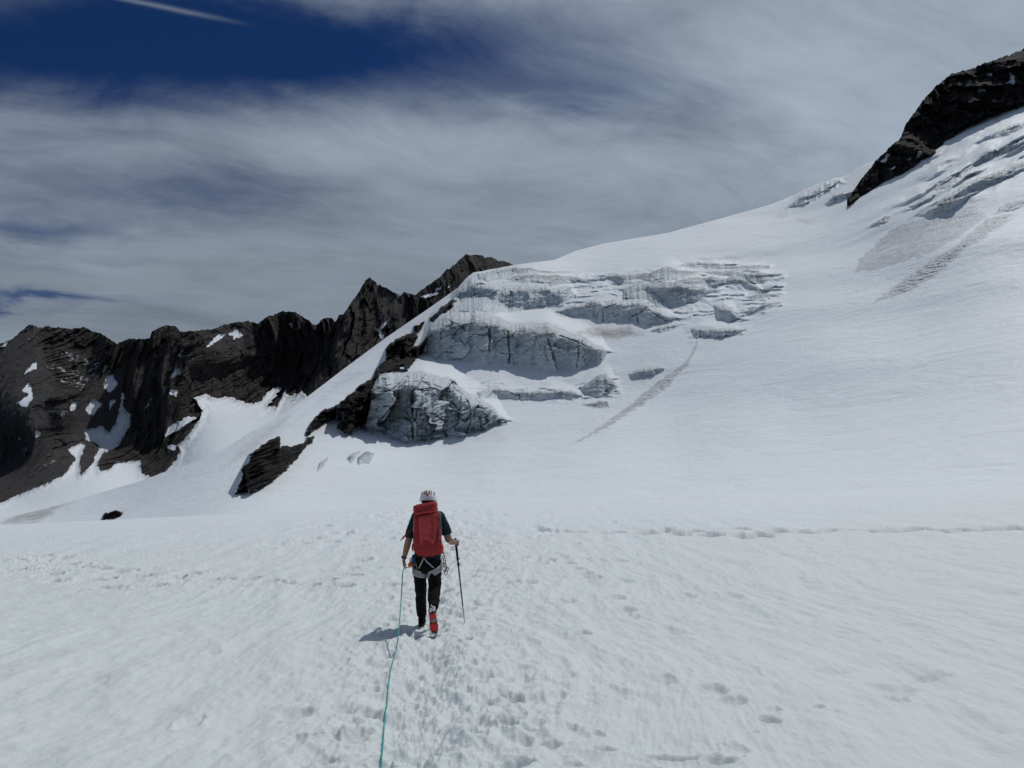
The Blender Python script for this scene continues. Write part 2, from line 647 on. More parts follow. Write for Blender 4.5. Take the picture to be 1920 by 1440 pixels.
def mat_plain(name, col, rough=0.7, spec=0.3, nscale=60, var=0.25, bscale=None, bdist=0.004, metal=0.0):
    m, t, b, p = new_mat(name)
    n = t.noise(p, nscale, 5, 0.6).outputs[0]
    c = t.mix(n, tuple(x * (1 - var) for x in col), tuple(min(1, x * (1 + var)) for x in col))
    t.link(c, b.inputs['Base Color'])
    b.inputs['Roughness'].default_value = rough
    b.inputs['Specular IOR Level'].default_value = spec
    b.inputs['Metallic'].default_value = metal
    n2 = t.noise(p, bscale or nscale, 4, 0.6).outputs[0]
    bump(t, b, [(n2, bdist, 0.6)])
    return m


SNOW_NEAR = mat_near_snow()
SNOW_FAR = mat_far_snow()
SNOW_DEBRIS = mat_far_snow('rough_avalanche_snow', (0.64, 0.67, 0.695), (0.25, 0.265, 0.28))
ICE = mat_ice()
ROCK = mat_rock('mountain_rock', (0.014, 0.0135, 0.0135), (0.085, 0.076, 0.070), (0.062, 0.042, 0.035))
ROCK_NEAR = mat_rock('outcrop_rock', (0.010, 0.0095, 0.0095), (0.052, 0.048, 0.044), (0.042, 0.029, 0.025), 2.5)

# ------------------------------------------------------------------ the snow field in front
CREST = [(-460, 1008), (0, 985), (200, 975), (390, 965), (600, 958), (750, 952), (900, 948), (1100, 942), (1500, 930), (1920, 912), (2380, 890)]


RC = 42.0


def z_base(u, r):
    vc = interp(CREST, u)
    X, Y, Zd = wdir(u, vc)
    te = Zd / np.hypot(X, Y)
    zc = CAMZ + RC * te
    s = np.clip((r - 9.5) / (RC - 9.5), 0, None)
    over = np.clip(r - RC, 0, None)
    z = np.where(r < RC, zc * np.clip(s, 0, 1) ** 1.12, zc + over * te - 0.0012 * over ** 2)
    return z - 0.02 * np.clip(r - 76, 0, None) ** 1.5


def ground_hit(u, v):
    r = np.geomspace(3.0, 60.0, 1500)
    X, Y, Zd = wdir(u, v)
    te = Zd / math.hypot(X, Y)
    z = z_base(np.full(r.shape, float(u)), r)
    el = (z - CAMZ) / r
    k = int(np.argmax(el >= te)) if (el >= te).any() else len(r) - 1
    rr = r[k]
    a = rr / math.hypot(X, Y)
    return np.array([a * X, a * Y]), rr


def u_of(x, y):
    """pixel column of a ground direction (columns are read at v = 1100)"""
    return 960 + F * (x / y) * (CP - (720 - 1100) / F * SP)


def build_field():
    us = np.arange(-330, 2251, 1.55)
    vv = np.concatenate([np.arange(1640, 1180, -1.6), np.arange(1180, 985, -0.85)])
    X, Y, Zd = wdir(960.0, vv)
    r1 = -CAMZ / Zd * Y
    r2 = np.arange(r1[-1] + 0.5, 80, 0.7)
    r3 = np.arange(82, 130, 6.0)
    rs = np.concatenate([r1, r2, r3])
    U, R = np.meshgrid(us, rs)
    Xd, Yd, _ = wdir(us, 1100.0)
    h = np.hypot(Xd, Yd)
    PX, PY = R * (Xd / h), R * (Yd / h)
    Zg = z_base(U, R)
    near = 1 - sstep(R, 18, 42)
    d = 0.07 * fbm2(PX / 5.5, PY / 7.0, 3) * sstep(R, 12, 28) * (1 - 0.6 * sstep(R, 28, 42))
    d += 0.020 * sstep(PX, 0.5, 4) * sstep(R, 8, 16) * fbm2((PX + 0.35 * PY) / 3.2, (PY - 0.25 * PX) / 0.7, 3)
    d += 0.036 * fbm2(PX / 0.70 + 1.1 * perlin2(PX / 3, PY / 5), PY / 2.9, 5, 0.58) * (0.35 + 0.65 * near)
    d += 0.012 * near * fbm2(PX / 0.24, PY / 0.34, 3)
    # soft drifts low on the left
    lw = sstep(-PX, 0.7, 2.2) * (1 - sstep(R, 8, 13))
    d += 0.03 * lw * fbm2((PX * 0.9 + PY * 0.25) / 0.55, (PY * 0.9 - PX * 0.5) / 1.3, 2)
    # the trodden trail
    tl = np.array([ground_hit(u, v)[0] for u, v in [(788, 1439), (796, 1300), (803, 1200), (812, 1130), (822, 1070), (815, 1020), (797, 985), (772, 962), (762, 954)]])
    tl = np.vstack([[tl[0, 0] + 0.12, 2.5], tl])
    cx = np.interp(PY, tl[:, 1], tl[:, 0])
    off = PX - cx
    core = np.exp(-(off / 0.23) ** 4)
    fade = 1 - 0.75 * sstep(PY, 9, 40)
    wl = np.where(off < 0, 0.95, 1.35) * (1 + 0.015 * PY)
    zone = np.exp(-(np.abs(off) / wl) ** 2.4)
    hz = (off > 0) & (PY < 10)
    lump = fbm2(PX / 0.17 + 5, PY / 0.21, 4, 0.55)
    lump2 = fbm2(PX / 0.42 + 9, PY / 0.5, 3)
    cup = np.minimum(lump2, 0.05)
    d += zone * (0.018 * lump + 0.064 * cup + 0.005 * fbm2(PX / 0.06, PY / 0.08, 2) * near) * (0.6 + 0.4 * fade)
    d += core * (-0.06 + 0.024 * lump + 0.016 * np.abs(fbm2(PX / 0.07, PY / 0.09, 2))) * fade
    d += 0.018 * np.exp(-((np.abs(off) - 0.36) / 0.1) ** 2) * (0.6 + lump) * fade
    d += zone * sstep(PY, 14, 30) * 0.05 * fbm2(PX / 0.5, PY / 1.2, 3)
    d += 0.085 * np.exp(-(off / 0.9) ** 2) * np.exp(-((PY - 9.8) / 2.2) ** 2)
    tread = np.clip(zone * 0.9, 0, 1)
    dirt_shade = np.zeros_like(d)
    rng = np.random.RandomState(4)

    def stamp(x, y, lx, ly, rot, dep, dark=0.0, rim=0.18):
        r0 = math.hypot(x, y)
        rad = 2.0 * max(lx, ly)
        i0, i1 = np.searchsorted(rs, [r0 - rad, r0 + rad])
        uc = u_of(x, y)
        du = rad / r0 * F * 1.25
        j0, j1 = np.searchsorted(us, [uc - du, uc + du])
        if i1 <= i0 or j1 <= j0:
            return
        sl_ = (slice(i0, i1), slice(j0, j1))
        ax, ay = PX[sl_] - x, PY[sl_] - y
        c, s = math.cos(rot), math.sin(rot)
        wob = 1 + 0.30 * perlin2(PX[sl_] / (lx * 0.9) + x * 7, PY[sl_] / (ly * 0.9) + y * 3) + 0.08 * perlin2(PX[sl_] / 0.045 + x * 7, PY[sl_] / 0.06)
        q = np.hypot((ax * c + ay * s) / lx, (-ax * s + ay * c) / ly) * wob
        d[sl_] += -dep * np.exp(-q ** 3) + rim * dep * np.exp(-((q - 1.35) / 0.35) ** 2)
        dirt_shade[sl_] = np.maximum(dirt_shade[sl_], dark * np.exp(-q ** 2))  # pit colour darkened: dirt together with painted pit shade

    # the track that crosses the right half
    tr = Z([(75, 228), (120, 224), (235, 231), (265, 229), (340, 217), (400, 233), (470, 226), (540, 240), (655, 218), (680, 245), (760, 240),
            (830, 226), (960, 229), (1060, 221), (1190, 222), (1240, 220), (1370, 222), (1440, 213), (1560, 222), (1660, 215), (1700, 217), (1790, 215),
            (1850, 209), (1905, 212), (1990, 205), (2080, 209), (2200, 201), (2300, 204), (-40, 226), (-120, 222), (-200, 214)], (1100, 900), 2.3415)
    for k, (u, v) in enumerate(tr):
        (x, y), r = ground_hit(u, v)
        stamp(x, y, rng.uniform(0.22, 0.38), rng.uniform(0.36, 0.60), rng.uniform(-.2, .2), rng.uniform(0.24, 0.36), 0.42, 0.05)
    lf = Z([(60, 352), (120, 350), (250, 382), (290, 410), (430, 338), (490, 348), (500, 402), (570, 450), (620, 360), (725, 383), (770, 440),
            (900, 393), (980, 375), (1050, 400), (1150, 402), (1270, 400), (1390, 415), (1500, 420), (1600, 405), (1600, 432), (1690, 410), (1790, 388),
            (1800, 345), (1860, 300), (280, 285), (330, 322), (160, 300), (200, 278), (30, 300), (1690, 205), (1840, 195), (1600, 190), (1560, 215), (-90, 360), (-200, 345),
            (1420, 215), (1750, 165), (1640, 130), (1830, 225)], (0, 940), 2.743)
    for k, (u, v) in enumerate(lf):
        (x, y), r = ground_hit(u, v)
        s = r / 15.0
        stamp(x, y, rng.uniform(0.10, 0.17) * s, rng.uniform(0.17, 0.28) * s, rng.uniform(-1.2, -0.6), rng.uniform(0.17, 0.25) * s, 0.28)
    (x, y), r = ground_hit(644, 1100)
    stamp(x, y, 0.19, 0.22, 0, 0.15, 0.25)
    (x, y), r = ground_hit(264, 1080)
    stamp(x, y, 0.17, 0.2, 0, 0.13, 0.2)
    holes = [(1091, 1191, 0.11, 0.12, 0.12), (911, 1316, 0.05, 0.09, 0.07), (873, 1331, 0.04, 0.06, 0.05), (956, 1350, 0.09, 0.08, 0.09), (990, 1363, 0.05, 0.06, 0.06),
             (969, 1309, 0.05, 0.06, 0.05), (984, 1381, 0.05, 0.06, 0.06), (1028, 1394, 0.07, 0.06, 0.07), (1042, 1339, 0.04, 0.05, 0.045), (1070, 1364, 0.045, 0.05, 0.05),
             (1075, 1425, 0.09, 0.04, 0.05), (962, 1428, 0.12, 0.09, 0.11), (1441, 1350, 0.06, 0.08, 0.07), (1416, 1373, 0.03, 0.03, 0.03), (1121, 1376, 0.04, 0.05, 0.05),
             (1134, 1400, 0.07, 0.05, 0.06), (1262, 1417, 0.16, 0.04, 0.06), (1348, 1425, 0.08, 0.09, 0.09), (1340, 1293, 0.1, 0.14, 0.07), (1375, 1312, 0.1, 0.1, 0.06),
             (1560, 1258, 0.16, 0.14, 0.06), (1670, 1290, 0.18, 0.16, 0.06), (1680, 1307, 0.1, 0.1, 0.06), (1740, 1270, 0.2, 0.1, 0.06), (1260, 1185, 0.16, 0.3, 0.06),
             (1180, 1155, 0.12, 0.2, 0.06), (1235, 1277, 0.12, 0.16, 0.05), (1535, 1330, 0.05, 0.05, 0.05), (1450, 1330, 0.06, 0.1, 0.05), (1150, 1300, 0.12, 0.2, 0.06),
             (395, 1225, 0.07, 0.12, 0.06), (640, 1220, 0.05, 0.06, 0.05), (590, 1385, 0.07, 0.07, 0.08), (620, 1380, 0.07, 0.08, 0.08), (560, 1385, 0.06, 0.06, 0.06),
             (690, 1340, 0.08, 0.1, 0.09), (700, 1290, 0.05, 0.08, 0.06), (630, 1275, 0.06, 0.08, 0.06), (610, 1425, 0.06, 0.05, 0.06), (720, 1430, 0.05, 0.07, 0.06)]
    for u, v, lx, ly, dp in holes:
        (x, y), r = ground_hit(u, v)
        stamp(x, y, lx, ly, rng.uniform(-.3, .3), dp * 0.8, 0.08)
    for u, v in [(640, 1330), (660, 1385), (553, 1340)]:
        (x, y), r = ground_hit(u, v)
        stamp(x, y, 0.12, 0.13, 0, 0.045, 0.22)
    # many old and new boot prints in the trampled belt
    for k in range(620):
        y = 3.6 * (11.0 ** rng.rand())
        xc = np.interp(y, tl[:, 1], tl[:, 0])
        side = rng.randn() * (0.30 if rng.rand() < 0.5 else 0.75) * (1 + 0.02 * y) + 0.12
        sc = rng.uniform(0.35, 1.15) * (1 + 0.012 * y)
        stamp(xc + side, y, 0.075 * sc, 0.14 * sc, rng.normal(0, 0.35), rng.uniform(0.012, 0.034) * (1 + 0.015 * y), rng.uniform(0, 0.05), 0.3)
    for k in range(90):
        y = rng.uniform(11, 38)
        stamp(np.interp(y, tl[:, 1], tl[:, 0]) + rng.normal(1.2, 2.0), y, 0.12 * (1 + y / 40), 0.2 * (1 + y / 40), rng.normal(0, 0.4), 0.05 + 0.0015 * y, 0.05, 0.3)
    # level ground under the boots and the pole tip
    Zf = Zg + d
    P = np.stack([PX, PY, Zf], -1)
    nr, nc = U.shape
    fc = grid_faces(nr, nc).reshape(-1, 4)
    # coarse remainder of the sheet: all round the camera, a few centimetres lower where it runs under the fine part
    cr = np.concatenate([[0.02, 1.5, 3.0], np.arange(5, 72, 6), [90, 120, 160]])
    ca = np.linspace(0, 2 * math.pi, 97)
    A, Rr = np.meshgrid(ca, cr)
    cz = np.where(np.cos(A) > 0.3, -0.35 - 0.02 * Rr, -0.25 - 0.004 * np.clip(Rr - 12, 0, None))
    behind = np.cos(A) < 0.55
    cz = np.where(behind, 0.0 - 0.35 * sstep(np.cos(A), -0.1, 0.5), cz)
    P2 = np.stack([Rr * np.sin(A), Rr * np.cos(A), cz], -1)
    f2 = grid_faces(*A.shape).reshape(-1, 4)[:, ::-1] + nr * nc
    co = np.vstack([P.reshape(-1, 3), P2.reshape(-1, 3)])
    z2 = np.zeros(P2.shape[0] * P2.shape[1])
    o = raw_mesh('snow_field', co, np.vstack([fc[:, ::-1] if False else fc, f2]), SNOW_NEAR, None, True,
                 {'tread': np.concatenate([tread.ravel(), z2]), 'dirt_shade': np.concatenate([dirt_shade.ravel(), z2])})
    tag(o, 'trampled white snow field crossed by the walked trail', kind='structure')

    def zat(x, y):
        r0 = math.hypot(x, y)
        u0 = u_of(x, y)
        i = int(np.clip(np.searchsorted(rs, r0), 1, nr - 1))
        j = int(np.clip(np.searchsorted(us, u0), 1, nc - 1))
        return float(Zf[i - 1:i + 1, j - 1:j + 1].mean())
    return zat


ground_z = build_field()

# ------------------------------------------------------------------ the glacier slope with its icefall
za, zb, zc, zd = ((680, 680), 6.4), ((780, 570), 5.0526), ((840, 470), 5.647), ((1020, 470), 4.0)
ze, zf, zg, zh = ((420, 600), 4.235), ((1400, 60), 2.667), ((1560, 200), 3.789), ((1000, 440), 3.6)
TOP1 = [(-460, 1045), (0, 974), (100, 950), (183, 925), (267, 901), (332, 876), (382, 862), (420, 843), (458, 817), (500, 794), (526, 780),
        (572, 747), (644, 692), (725, 632), (801, 580), (858, 540), (872, 523), (886, 511), (910, 507), (935, 502), (962, 497), (1000, 492), (1040, 487),
        (1080, 470), (1130, 457), (1250, 437), (1350, 410), (1440, 385), (1475, 372), (1520, 350), (1545, 341), (1565, 334), (1577, 333), (1590, 328),
        (1625, 306), (1660, 300), (1700, 280), (1771, 246), (1800, 232), (1830, 214), (1865, 210), (1920, 197), (2380, 20)]
CTRL1 = [(-460, 1075, 210), (-460, 1045, 260), (0, 1000, 190), (0, 974, 270), (200, 985, 140), (200, 925, 260), (390, 977, 84), (390, 860, 215),
         (500, 960, 82), (500, 794, 255), (600, 950, 90), (600, 850, 175), (644, 692, 340), (800, 964, 73), (800, 900, 130), (800, 835, 205), (800, 700, 285),
         (858, 540, 430), (750, 640, 365), (1000, 958, 72), (1000, 900, 115), (1000, 800, 200), (1000, 700, 270), (1000, 600, 345), (1000, 500, 430),
         (1250, 950, 71), (1250, 850, 140), (1250, 700, 235), (1250, 600, 305), (1250, 500, 410), (1250, 437, 560), (1350, 410, 590), (1080, 470, 500), (1040, 487, 465),
         (1500, 942, 70), (1500, 800, 145), (1500, 600, 250), (1500, 480, 370), (1500, 365, 600), (1700, 935, 69), (1700, 750, 145), (1700, 560, 235),
         (1700, 400, 345), (1700, 285, 500), (1920, 924, 68), (1920, 750, 125), (1920, 560, 195), (1920, 400, 275), (1920, 200, 450),
         (2380, 902, 66), (2380, 750, 105), (2380, 500, 185), (2380, 300, 280), (2380, 20, 430)]
LN1 = rbf(CTRL1)

# ice walls: name, label, polygon, how upright (0..1), block relief in metres, dirt at the top
WALLS = [
    ('serac', 'cracked grey blue cluster of ice towers at the lowest left foot of the icefall',
     [(758, 699), (724, 699), (711, 706), (696, 728), (697, 747), (691, 767), (687, 786), (681, 803), (700, 812), (730, 822), (755, 828), (781, 832), (805, 831), (836, 820), (867, 818),
      (899, 811), (936, 800), (952, 796), (952, 788), (936, 777), (926, 764), (905, 750), (880, 738), (867, 732), (852, 714), (836, 709), (810, 703), (799, 698), (774, 698)], 1.0, 4.2, 0.25),
    ('ice_cliff', 'tall smooth grey ice wall with vertical cracks, mid icefall',
     Z([(60, 470), (90, 330), (140, 205), (270, 110), (380, 85), (640, 70), (780, 120), (890, 185), (1060, 190), (1250, 185), (1380, 240), (1560, 300), (1700, 385), (1820, 450),
        (1760, 555), (1680, 575), (1500, 625), (1300, 645), (1150, 630), (1000, 590), (800, 580), (600, 565), (400, 560), (200, 545)], *zb), 0.95, 1.6, 0.45),
    ('ice_cliff', 'long banded ice wall below the two thin dirty ledges, top left of icefall',
     Z([(20, 670), (40, 560), (60, 470), (130, 390), (250, 285), (400, 330), (530, 385), (700, 378), (870, 358), (1040, 360), (1100, 395), (1270, 370), (1350, 480), (1220, 575),
        (950, 605), (700, 658), (500, 665), (320, 645), (150, 655)], *zc), 0.9, 1.5, 0.3),
    ('ice_ledge', 'thin brown streaked ice ledge just above the long banded ice wall',
     Z([(600, 300), (740, 262), (950, 255), (1310, 285), (1480, 300), (1640, 290), (1570, 325), (1400, 350), (1100, 375), (1000, 352), (850, 345), (700, 335)], *zc), 0.7, 0.8, 0.85),
    ('ice_ledge', 'thinnest dirty ice ledge, topmost on the left below the smooth snow dome',
     Z([(300, 245), (500, 215), (700, 180), (880, 190), (1000, 212), (1200, 222), (1450, 228), (1300, 240), (1100, 246), (900, 240), (700, 262), (560, 300), (420, 345), (330, 320)], *zc), 0.6, 0.8, 0.7),
    ('crevasse_wall', 'broad dark crevasse wall with curved ice layers right of the icefall centre',
     Z([(590, 285), (660, 262), (750, 245), (1000, 235), (1120, 255), (1220, 290), (1290, 302), (1230, 330), (1150, 378), (1000, 432), (870, 434), (780, 380), (690, 362), (600, 372)], *zd), 0.95, 0.8, 0.5),
    ('ice_cliff', 'low arched ice cliff with two humps below the broad crevasse wall',
     Z([(70, 462), (200, 405), (350, 375), (560, 377), (600, 374), (680, 364), (760, 385), (800, 410), (900, 470), (1020, 512), (930, 548), (800, 573), (650, 543), (430, 538), (380, 502), (110, 498)], *zd), 0.9, 1.1, 0.35),
    ('crevasse_wall', 'dark shadowed crevasse lip highest in the middle of the icefall, under the snow dome',
     Z([(440, 195), (600, 180), (790, 160), (860, 138), (960, 132), (1080, 160), (1200, 150), (1080, 200), (960, 225), (800, 232), (690, 216), (600, 250), (560, 250)], *zd), 0.9, 0.9, 0.75),
    ('ice_ledge', 'brown dusted ice terrace running right from the highest crevasse lip',
     Z([(1000, 112), (1230, 84), (1300, 95), (1450, 120), (1690, 112), (1690, 140), (1480, 152), (1250, 142), (1060, 130)], *zd), 0.6, 0.8, 0.8),
    ('ice_ledge', 'curved brown ice band ending in a hook beside the deep right hand crevasse',
     Z([(980, 232), (1100, 205), (1350, 205), (1460, 205), (1560, 245), (1640, 300), (1590, 322), (1480, 270), (1330, 265), (1250, 290), (1150, 262)], *zd), 0.7, 0.9, 0.9),
    ('crevasse_wall', 'deep narrow crevasse wall at the right end of the brown terraces',
     Z([(1180, 160), (1300, 150), (1480, 160), (1720, 175), (1790, 170), (1770, 195), (1700, 210), (1640, 245), (1570, 255), (1480, 200), (1300, 195)], *zd), 0.85, 0.9, 0.55),
    ('serac', 'small rounded ice block hooked over a hollow right of the arched ice cliff',
     Z([(1265, 410), (1330, 400), (1400, 430), (1470, 500), (1500, 520), (1400, 532), (1310, 520), (1290, 470)], *zd), 0.85, 1.0, 0.5),
    ('ice_cliff', 'short isolated ice step above the upper end of the debris streak',
     Z([(1100, 590), (1180, 572), (1290, 585), (1400, 590), (1520, 590), (1440, 632), (1330, 668), (1250, 655), (1130, 655)], *zd), 0.9, 0.7, 0.3),
    ('ice_block', 'small dark ice sliver in the snow below the arched ice cliff',
     Z([(790, 603), (900, 570), (1050, 545), (990, 580), (920, 605), (870, 628)], *zd), 0.85, 0.6, 0.4),
    ('ice_block', 'grey elongated ice lump at the far right edge of the icefall',
     Z([(1480, 470), (1560, 430), (1640, 405), (1780, 390), (1720, 430), (1620, 465), (1540, 485)], *zd), 0.8, 0.8, 0.45),
    ('ice_block', 'flat dark ice wedge just above the grey lump at the right edge',
     Z([(1510, 350), (1600, 330), (1810, 325), (1700, 350), (1560, 368)], *zd), 0.8, 0.5, 0.7),
    ('ice_block', 'small pointed ice fin standing above the flat dark wedge',
     Z([(1600, 320), (1660, 275), (1720, 258), (1750, 265), (1690, 310), (1620, 325)], *zd), 0.8, 0.5, 0.5),
    ('ice_cliff', 'low ice band stretching right from the foot cluster of ice towers',
     Z([(560, 850), (650, 800), (790, 790), (960, 830), (1120, 815), (1310, 808), (1420, 825), (1560, 850), (1580, 890), (1480, 912), (1360, 900), (1200, 912), (960, 908), (800, 908), (600, 895)], *zb), 0.85, 0.9, 0.4),
    ('ice_block', 'dark triangular ice lump at the right end of the low ice band',
     Z([(1550, 790), (1640, 735), (1740, 680), (1800, 655), (1850, 720), (1905, 785), (1850, 850), (1740, 885), (1640, 880), (1580, 850)], *zb), 0.75, 1.2, 0.6),
    ('ice_block', 'flat dirty ice chip below the dark triangular lump',
     Z([(1560, 955), (1700, 935), (1815, 920), (1835, 995), (1700, 988)], *zb), 0.7, 0.7, 0.8),
    ('ice_block', 'narrow dirty ice chip beside the debris streak, above the triangular lump',
     Z([(640, 940), (740, 908), (880, 893), (888, 922), (780, 955), (660, 975)], *zh), 0.75, 0.7, 0.6),
    ('ice_block', 'oval patch of banded ice low on the snow below the rocks',
     Z([(1060, 1085), (1120, 1052), (1195, 1058), (1155, 1140), (1070, 1150)], *ze), 0.5, 0.5, 0.75),
    ('ice_block', 'faint banded ice strip left of the oval patch of ice',
     Z([(970, 1105), (1030, 1045), (1085, 1042), (1040, 1100), (1010, 1138)], *ze), 0.4, 0.4, 0.6),
    ('ice_block', 'thin ice scrape nearest the lower rock outcrop',
     Z([(735, 1215), (760, 1140), (835, 1085), (800, 1150)], *ze), 0.4, 0.4, 0.5),
    ('ice_cliff', 'long shaded ice bluff on the upper right slope above the broad debris fan',
     Z([(640, 778), (780, 660), (900, 580), (1060, 500), (1200, 450), (1370, 375), (1500, 320), (1500, 400), (1370, 455), (1250, 515), (1100, 580), (950, 675), (850, 752), (700, 790)], *zg), 0.75, 0.9, 0.6),
    ('ice_block', 'brown ice scab on the upper right slope left of the long bluff',
     Z([(700, 592), (780, 530), (880, 488), (885, 535), (800, 590), (740, 602)], *zg), 0.6, 0.6, 0.8),
    ('ice_cliff', 'folded ice step next to the corner rock peak, with a white snow rib below it',
     Z([(880, 505), (1000, 400), (1070, 320), (1160, 300), (1180, 325), (1110, 375), (1000, 440), (920, 515)], *zg), 0.7, 0.7, 0.5),
    ('ice_cliff', 'uppermost shaded snow fold right under the corner rock peak',
     Z([(1120, 215), (1160, 180), (1270, 135), (1364, 108), (1500, 60), (1500, 95), (1364, 150), (1240, 200), (1130, 235)], *zg), 0.7, 0.5, 0.3),
    ('ice_cliff', 'shaded snow fold between the uppermost fold and the long bluff',
     Z([(1170, 330), (1230, 270), (1364, 225), (1500, 170), (1500, 220), (1364, 275), (1250, 335)], *zg), 0.6, 0.5, 0.3),
    ('ice_block', 'small dark ice nose at the left start of the upper right folds',
     Z([(240, 875), (320, 810), (380, 780), (412, 785), (390, 830), (320, 862)], *zg), 0.6, 0.6, 0.85),
    ('ice_block', 'long thin ice scrape right above the small dark ice nose',
     Z([(530, 715), (640, 650), (740, 625), (690, 680), (600, 735)], *zg), 0.5, 0.4, 0.4),
    ('ice_cliff', 'ragged pale ice edge on the skyline left of the corner rock peak',
     Z([(190, 885), (260, 830), (320, 785), (400, 752), (460, 732), (482, 760), (380, 822), (290, 870)], *zf), 0.8, 0.9, 0.25),
    ('ice_block', 'dark ice hollow just under the ragged skyline ice edge',
     Z([(390, 862), (440, 808), (560, 788), (572, 800), (480, 842), (410, 866)], *zf), 0.75, 0.7, 0.7),
]
# cracks and gullies in the ice: polyline, half width (px), depth (m)
CRACKS = [(Z(p, *zb), w, d) for p, w, d in [
    ([(690, 240), (700, 330), (690, 440)], 2.6, 4.5), ([(870, 260), (880, 400), (890, 490), (880, 560)], 1.9, 4.5), ([(900, 160), (905, 215)], 2.0, 4),
    ([(1250, 330), (1280, 420), (1300, 510)], 1.4, 3.5), ([(1220, 400), (1225, 470), (1250, 540)], 0.9, 2), ([(1540, 410), (1535, 500), (1520, 610)], 1.0, 2.5),
    ([(750, 380), (755, 460), (755, 520)], 0.9, 2), ([(470, 400), (490, 330), (560, 285), (650, 300)], 1.2, 2.5), ([(570, 400), (640, 460)], 0.9, 1.5),
    ([(410, 320), (460, 390)], 1.3, 2.5), ([(230, 230), (240, 330), (190, 380)], 1.2, 2.5), ([(300, 150), (450, 220), (470, 260)], 1.3, 2.2), ([(360, 250), (380, 310)], 1.0, 2),
    ([(190, 520), (270, 450), (360, 460)], 1.5, 2.5), ([(1010, 480), (1060, 430), (1140, 370)], 0.9, 1.5), ([(975, 850), (980, 905)], 1.3, 2), ([(620, 820), (600, 880)], 1.2, 2),
    ([(1360, 300), (1500, 350), (1560, 370)], 1.8, 3)]]
CRACKS += [(Z(p, *za), w, d) for p, w, d in [
    ([(500, 170), (430, 260), (360, 320), (240, 365), (120, 430)], 1.4, 3.0), ([(430, 330), (430, 420), (390, 480), (330, 560), (250, 650), (180, 720)], 2.2, 4.5),
    ([(600, 350), (590, 450), (600, 560), (600, 650), (650, 720)], 2.2, 4.5), ([(620, 330), (780, 310), (830, 330)], 1.3, 3), ([(680, 630), (780, 600), (880, 620)], 1.6, 3),
    ([(700, 500), (690, 600), (670, 680)], 1.3, 3), ([(510, 660), (590, 720), (600, 900)], 2.6, 5), ([(660, 740), (650, 880)], 1.6, 3), ([(1060, 230), (1120, 330), (1200, 380), (1270, 480), (1290, 570)], 1.8, 4),
    ([(1070, 470), (1130, 540)], 2.6, 4), ([(1000, 680), (960, 800), (1010, 880)], 2.0, 3.5), ([(1140, 640), (1200, 700), (1250, 700), (1290, 600)], 2.0, 3.5),
    ([(1240, 850), (1290, 720), (1300, 600)], 1.8, 3.5), ([(1410, 640), (1420, 780)], 1.5, 3), ([(1650, 640), (1650, 750)], 0.9, 2), ([(830, 200), (850, 260), (940, 300)], 1.2, 2.5),
    ([(880, 640), (980, 700)], 1.3, 2.5), ([(750, 760), (760, 860)], 1.0, 2), ([(880, 780), (900, 860)], 1.1, 2.2), ([(500, 560), (560, 640), (570, 700)], 1.4, 3), ([(140, 430), (200, 440)], 1.2, 2),
    ([(150, 500), (180, 500), (170, 590)], 1.0, 2), ([(300, 160), (330, 260)], 1.0, 1.6), ([(450, 140), (420, 240)], 1.0, 1.6)]]
CRACKS += [(Z(p, *zc), w, d) for p, w, d in [
    ([(670, 390), (650, 540), (640, 640)], 1.0, 2.2), ([(545, 420), (540, 560), (545, 650)], 0.9, 1.8), ([(920, 460), (915, 560)], 0.8, 1.5), ([(320, 450), (325, 600)], 1.0, 2), ([(270, 300), (280, 470), (300, 520)], 1.6, 3),
    ([(120, 440), (130, 560)], 1.4, 2.5), ([(380, 300), (420, 360)], 1.4, 2.5), ([(1280, 420), (1340, 490)], 1.2, 2)]]
CRACKS += [(Z(p, *zd), w, d) for p, w, d in [
    ([(600, 290), (615, 365)], 3.2, 5), ([(440, 440), (445, 535)], 1.3, 2.5), ([(660, 490), (720, 470), (780, 420)], 2.0, 3.5), ([(700, 500), (710, 550)], 2.4, 3), ([(770, 430), (850, 490), (930, 530)], 1.1, 2),
    ([(390, 500), (420, 440), (540, 400)], 1.6, 2.5), ([(1170, 580), (1170, 650)], 2.2, 3), ([(1235, 590), (1240, 650)], 0.9, 1.6), ([(1480, 160), (1530, 230), (1590, 250)], 1.8, 3), ([(1360, 590), (1365, 640)], 1.0, 1.6),
    ([(900, 70 * 0 + 560), (900, 600)], 1.0, 1.5)]]

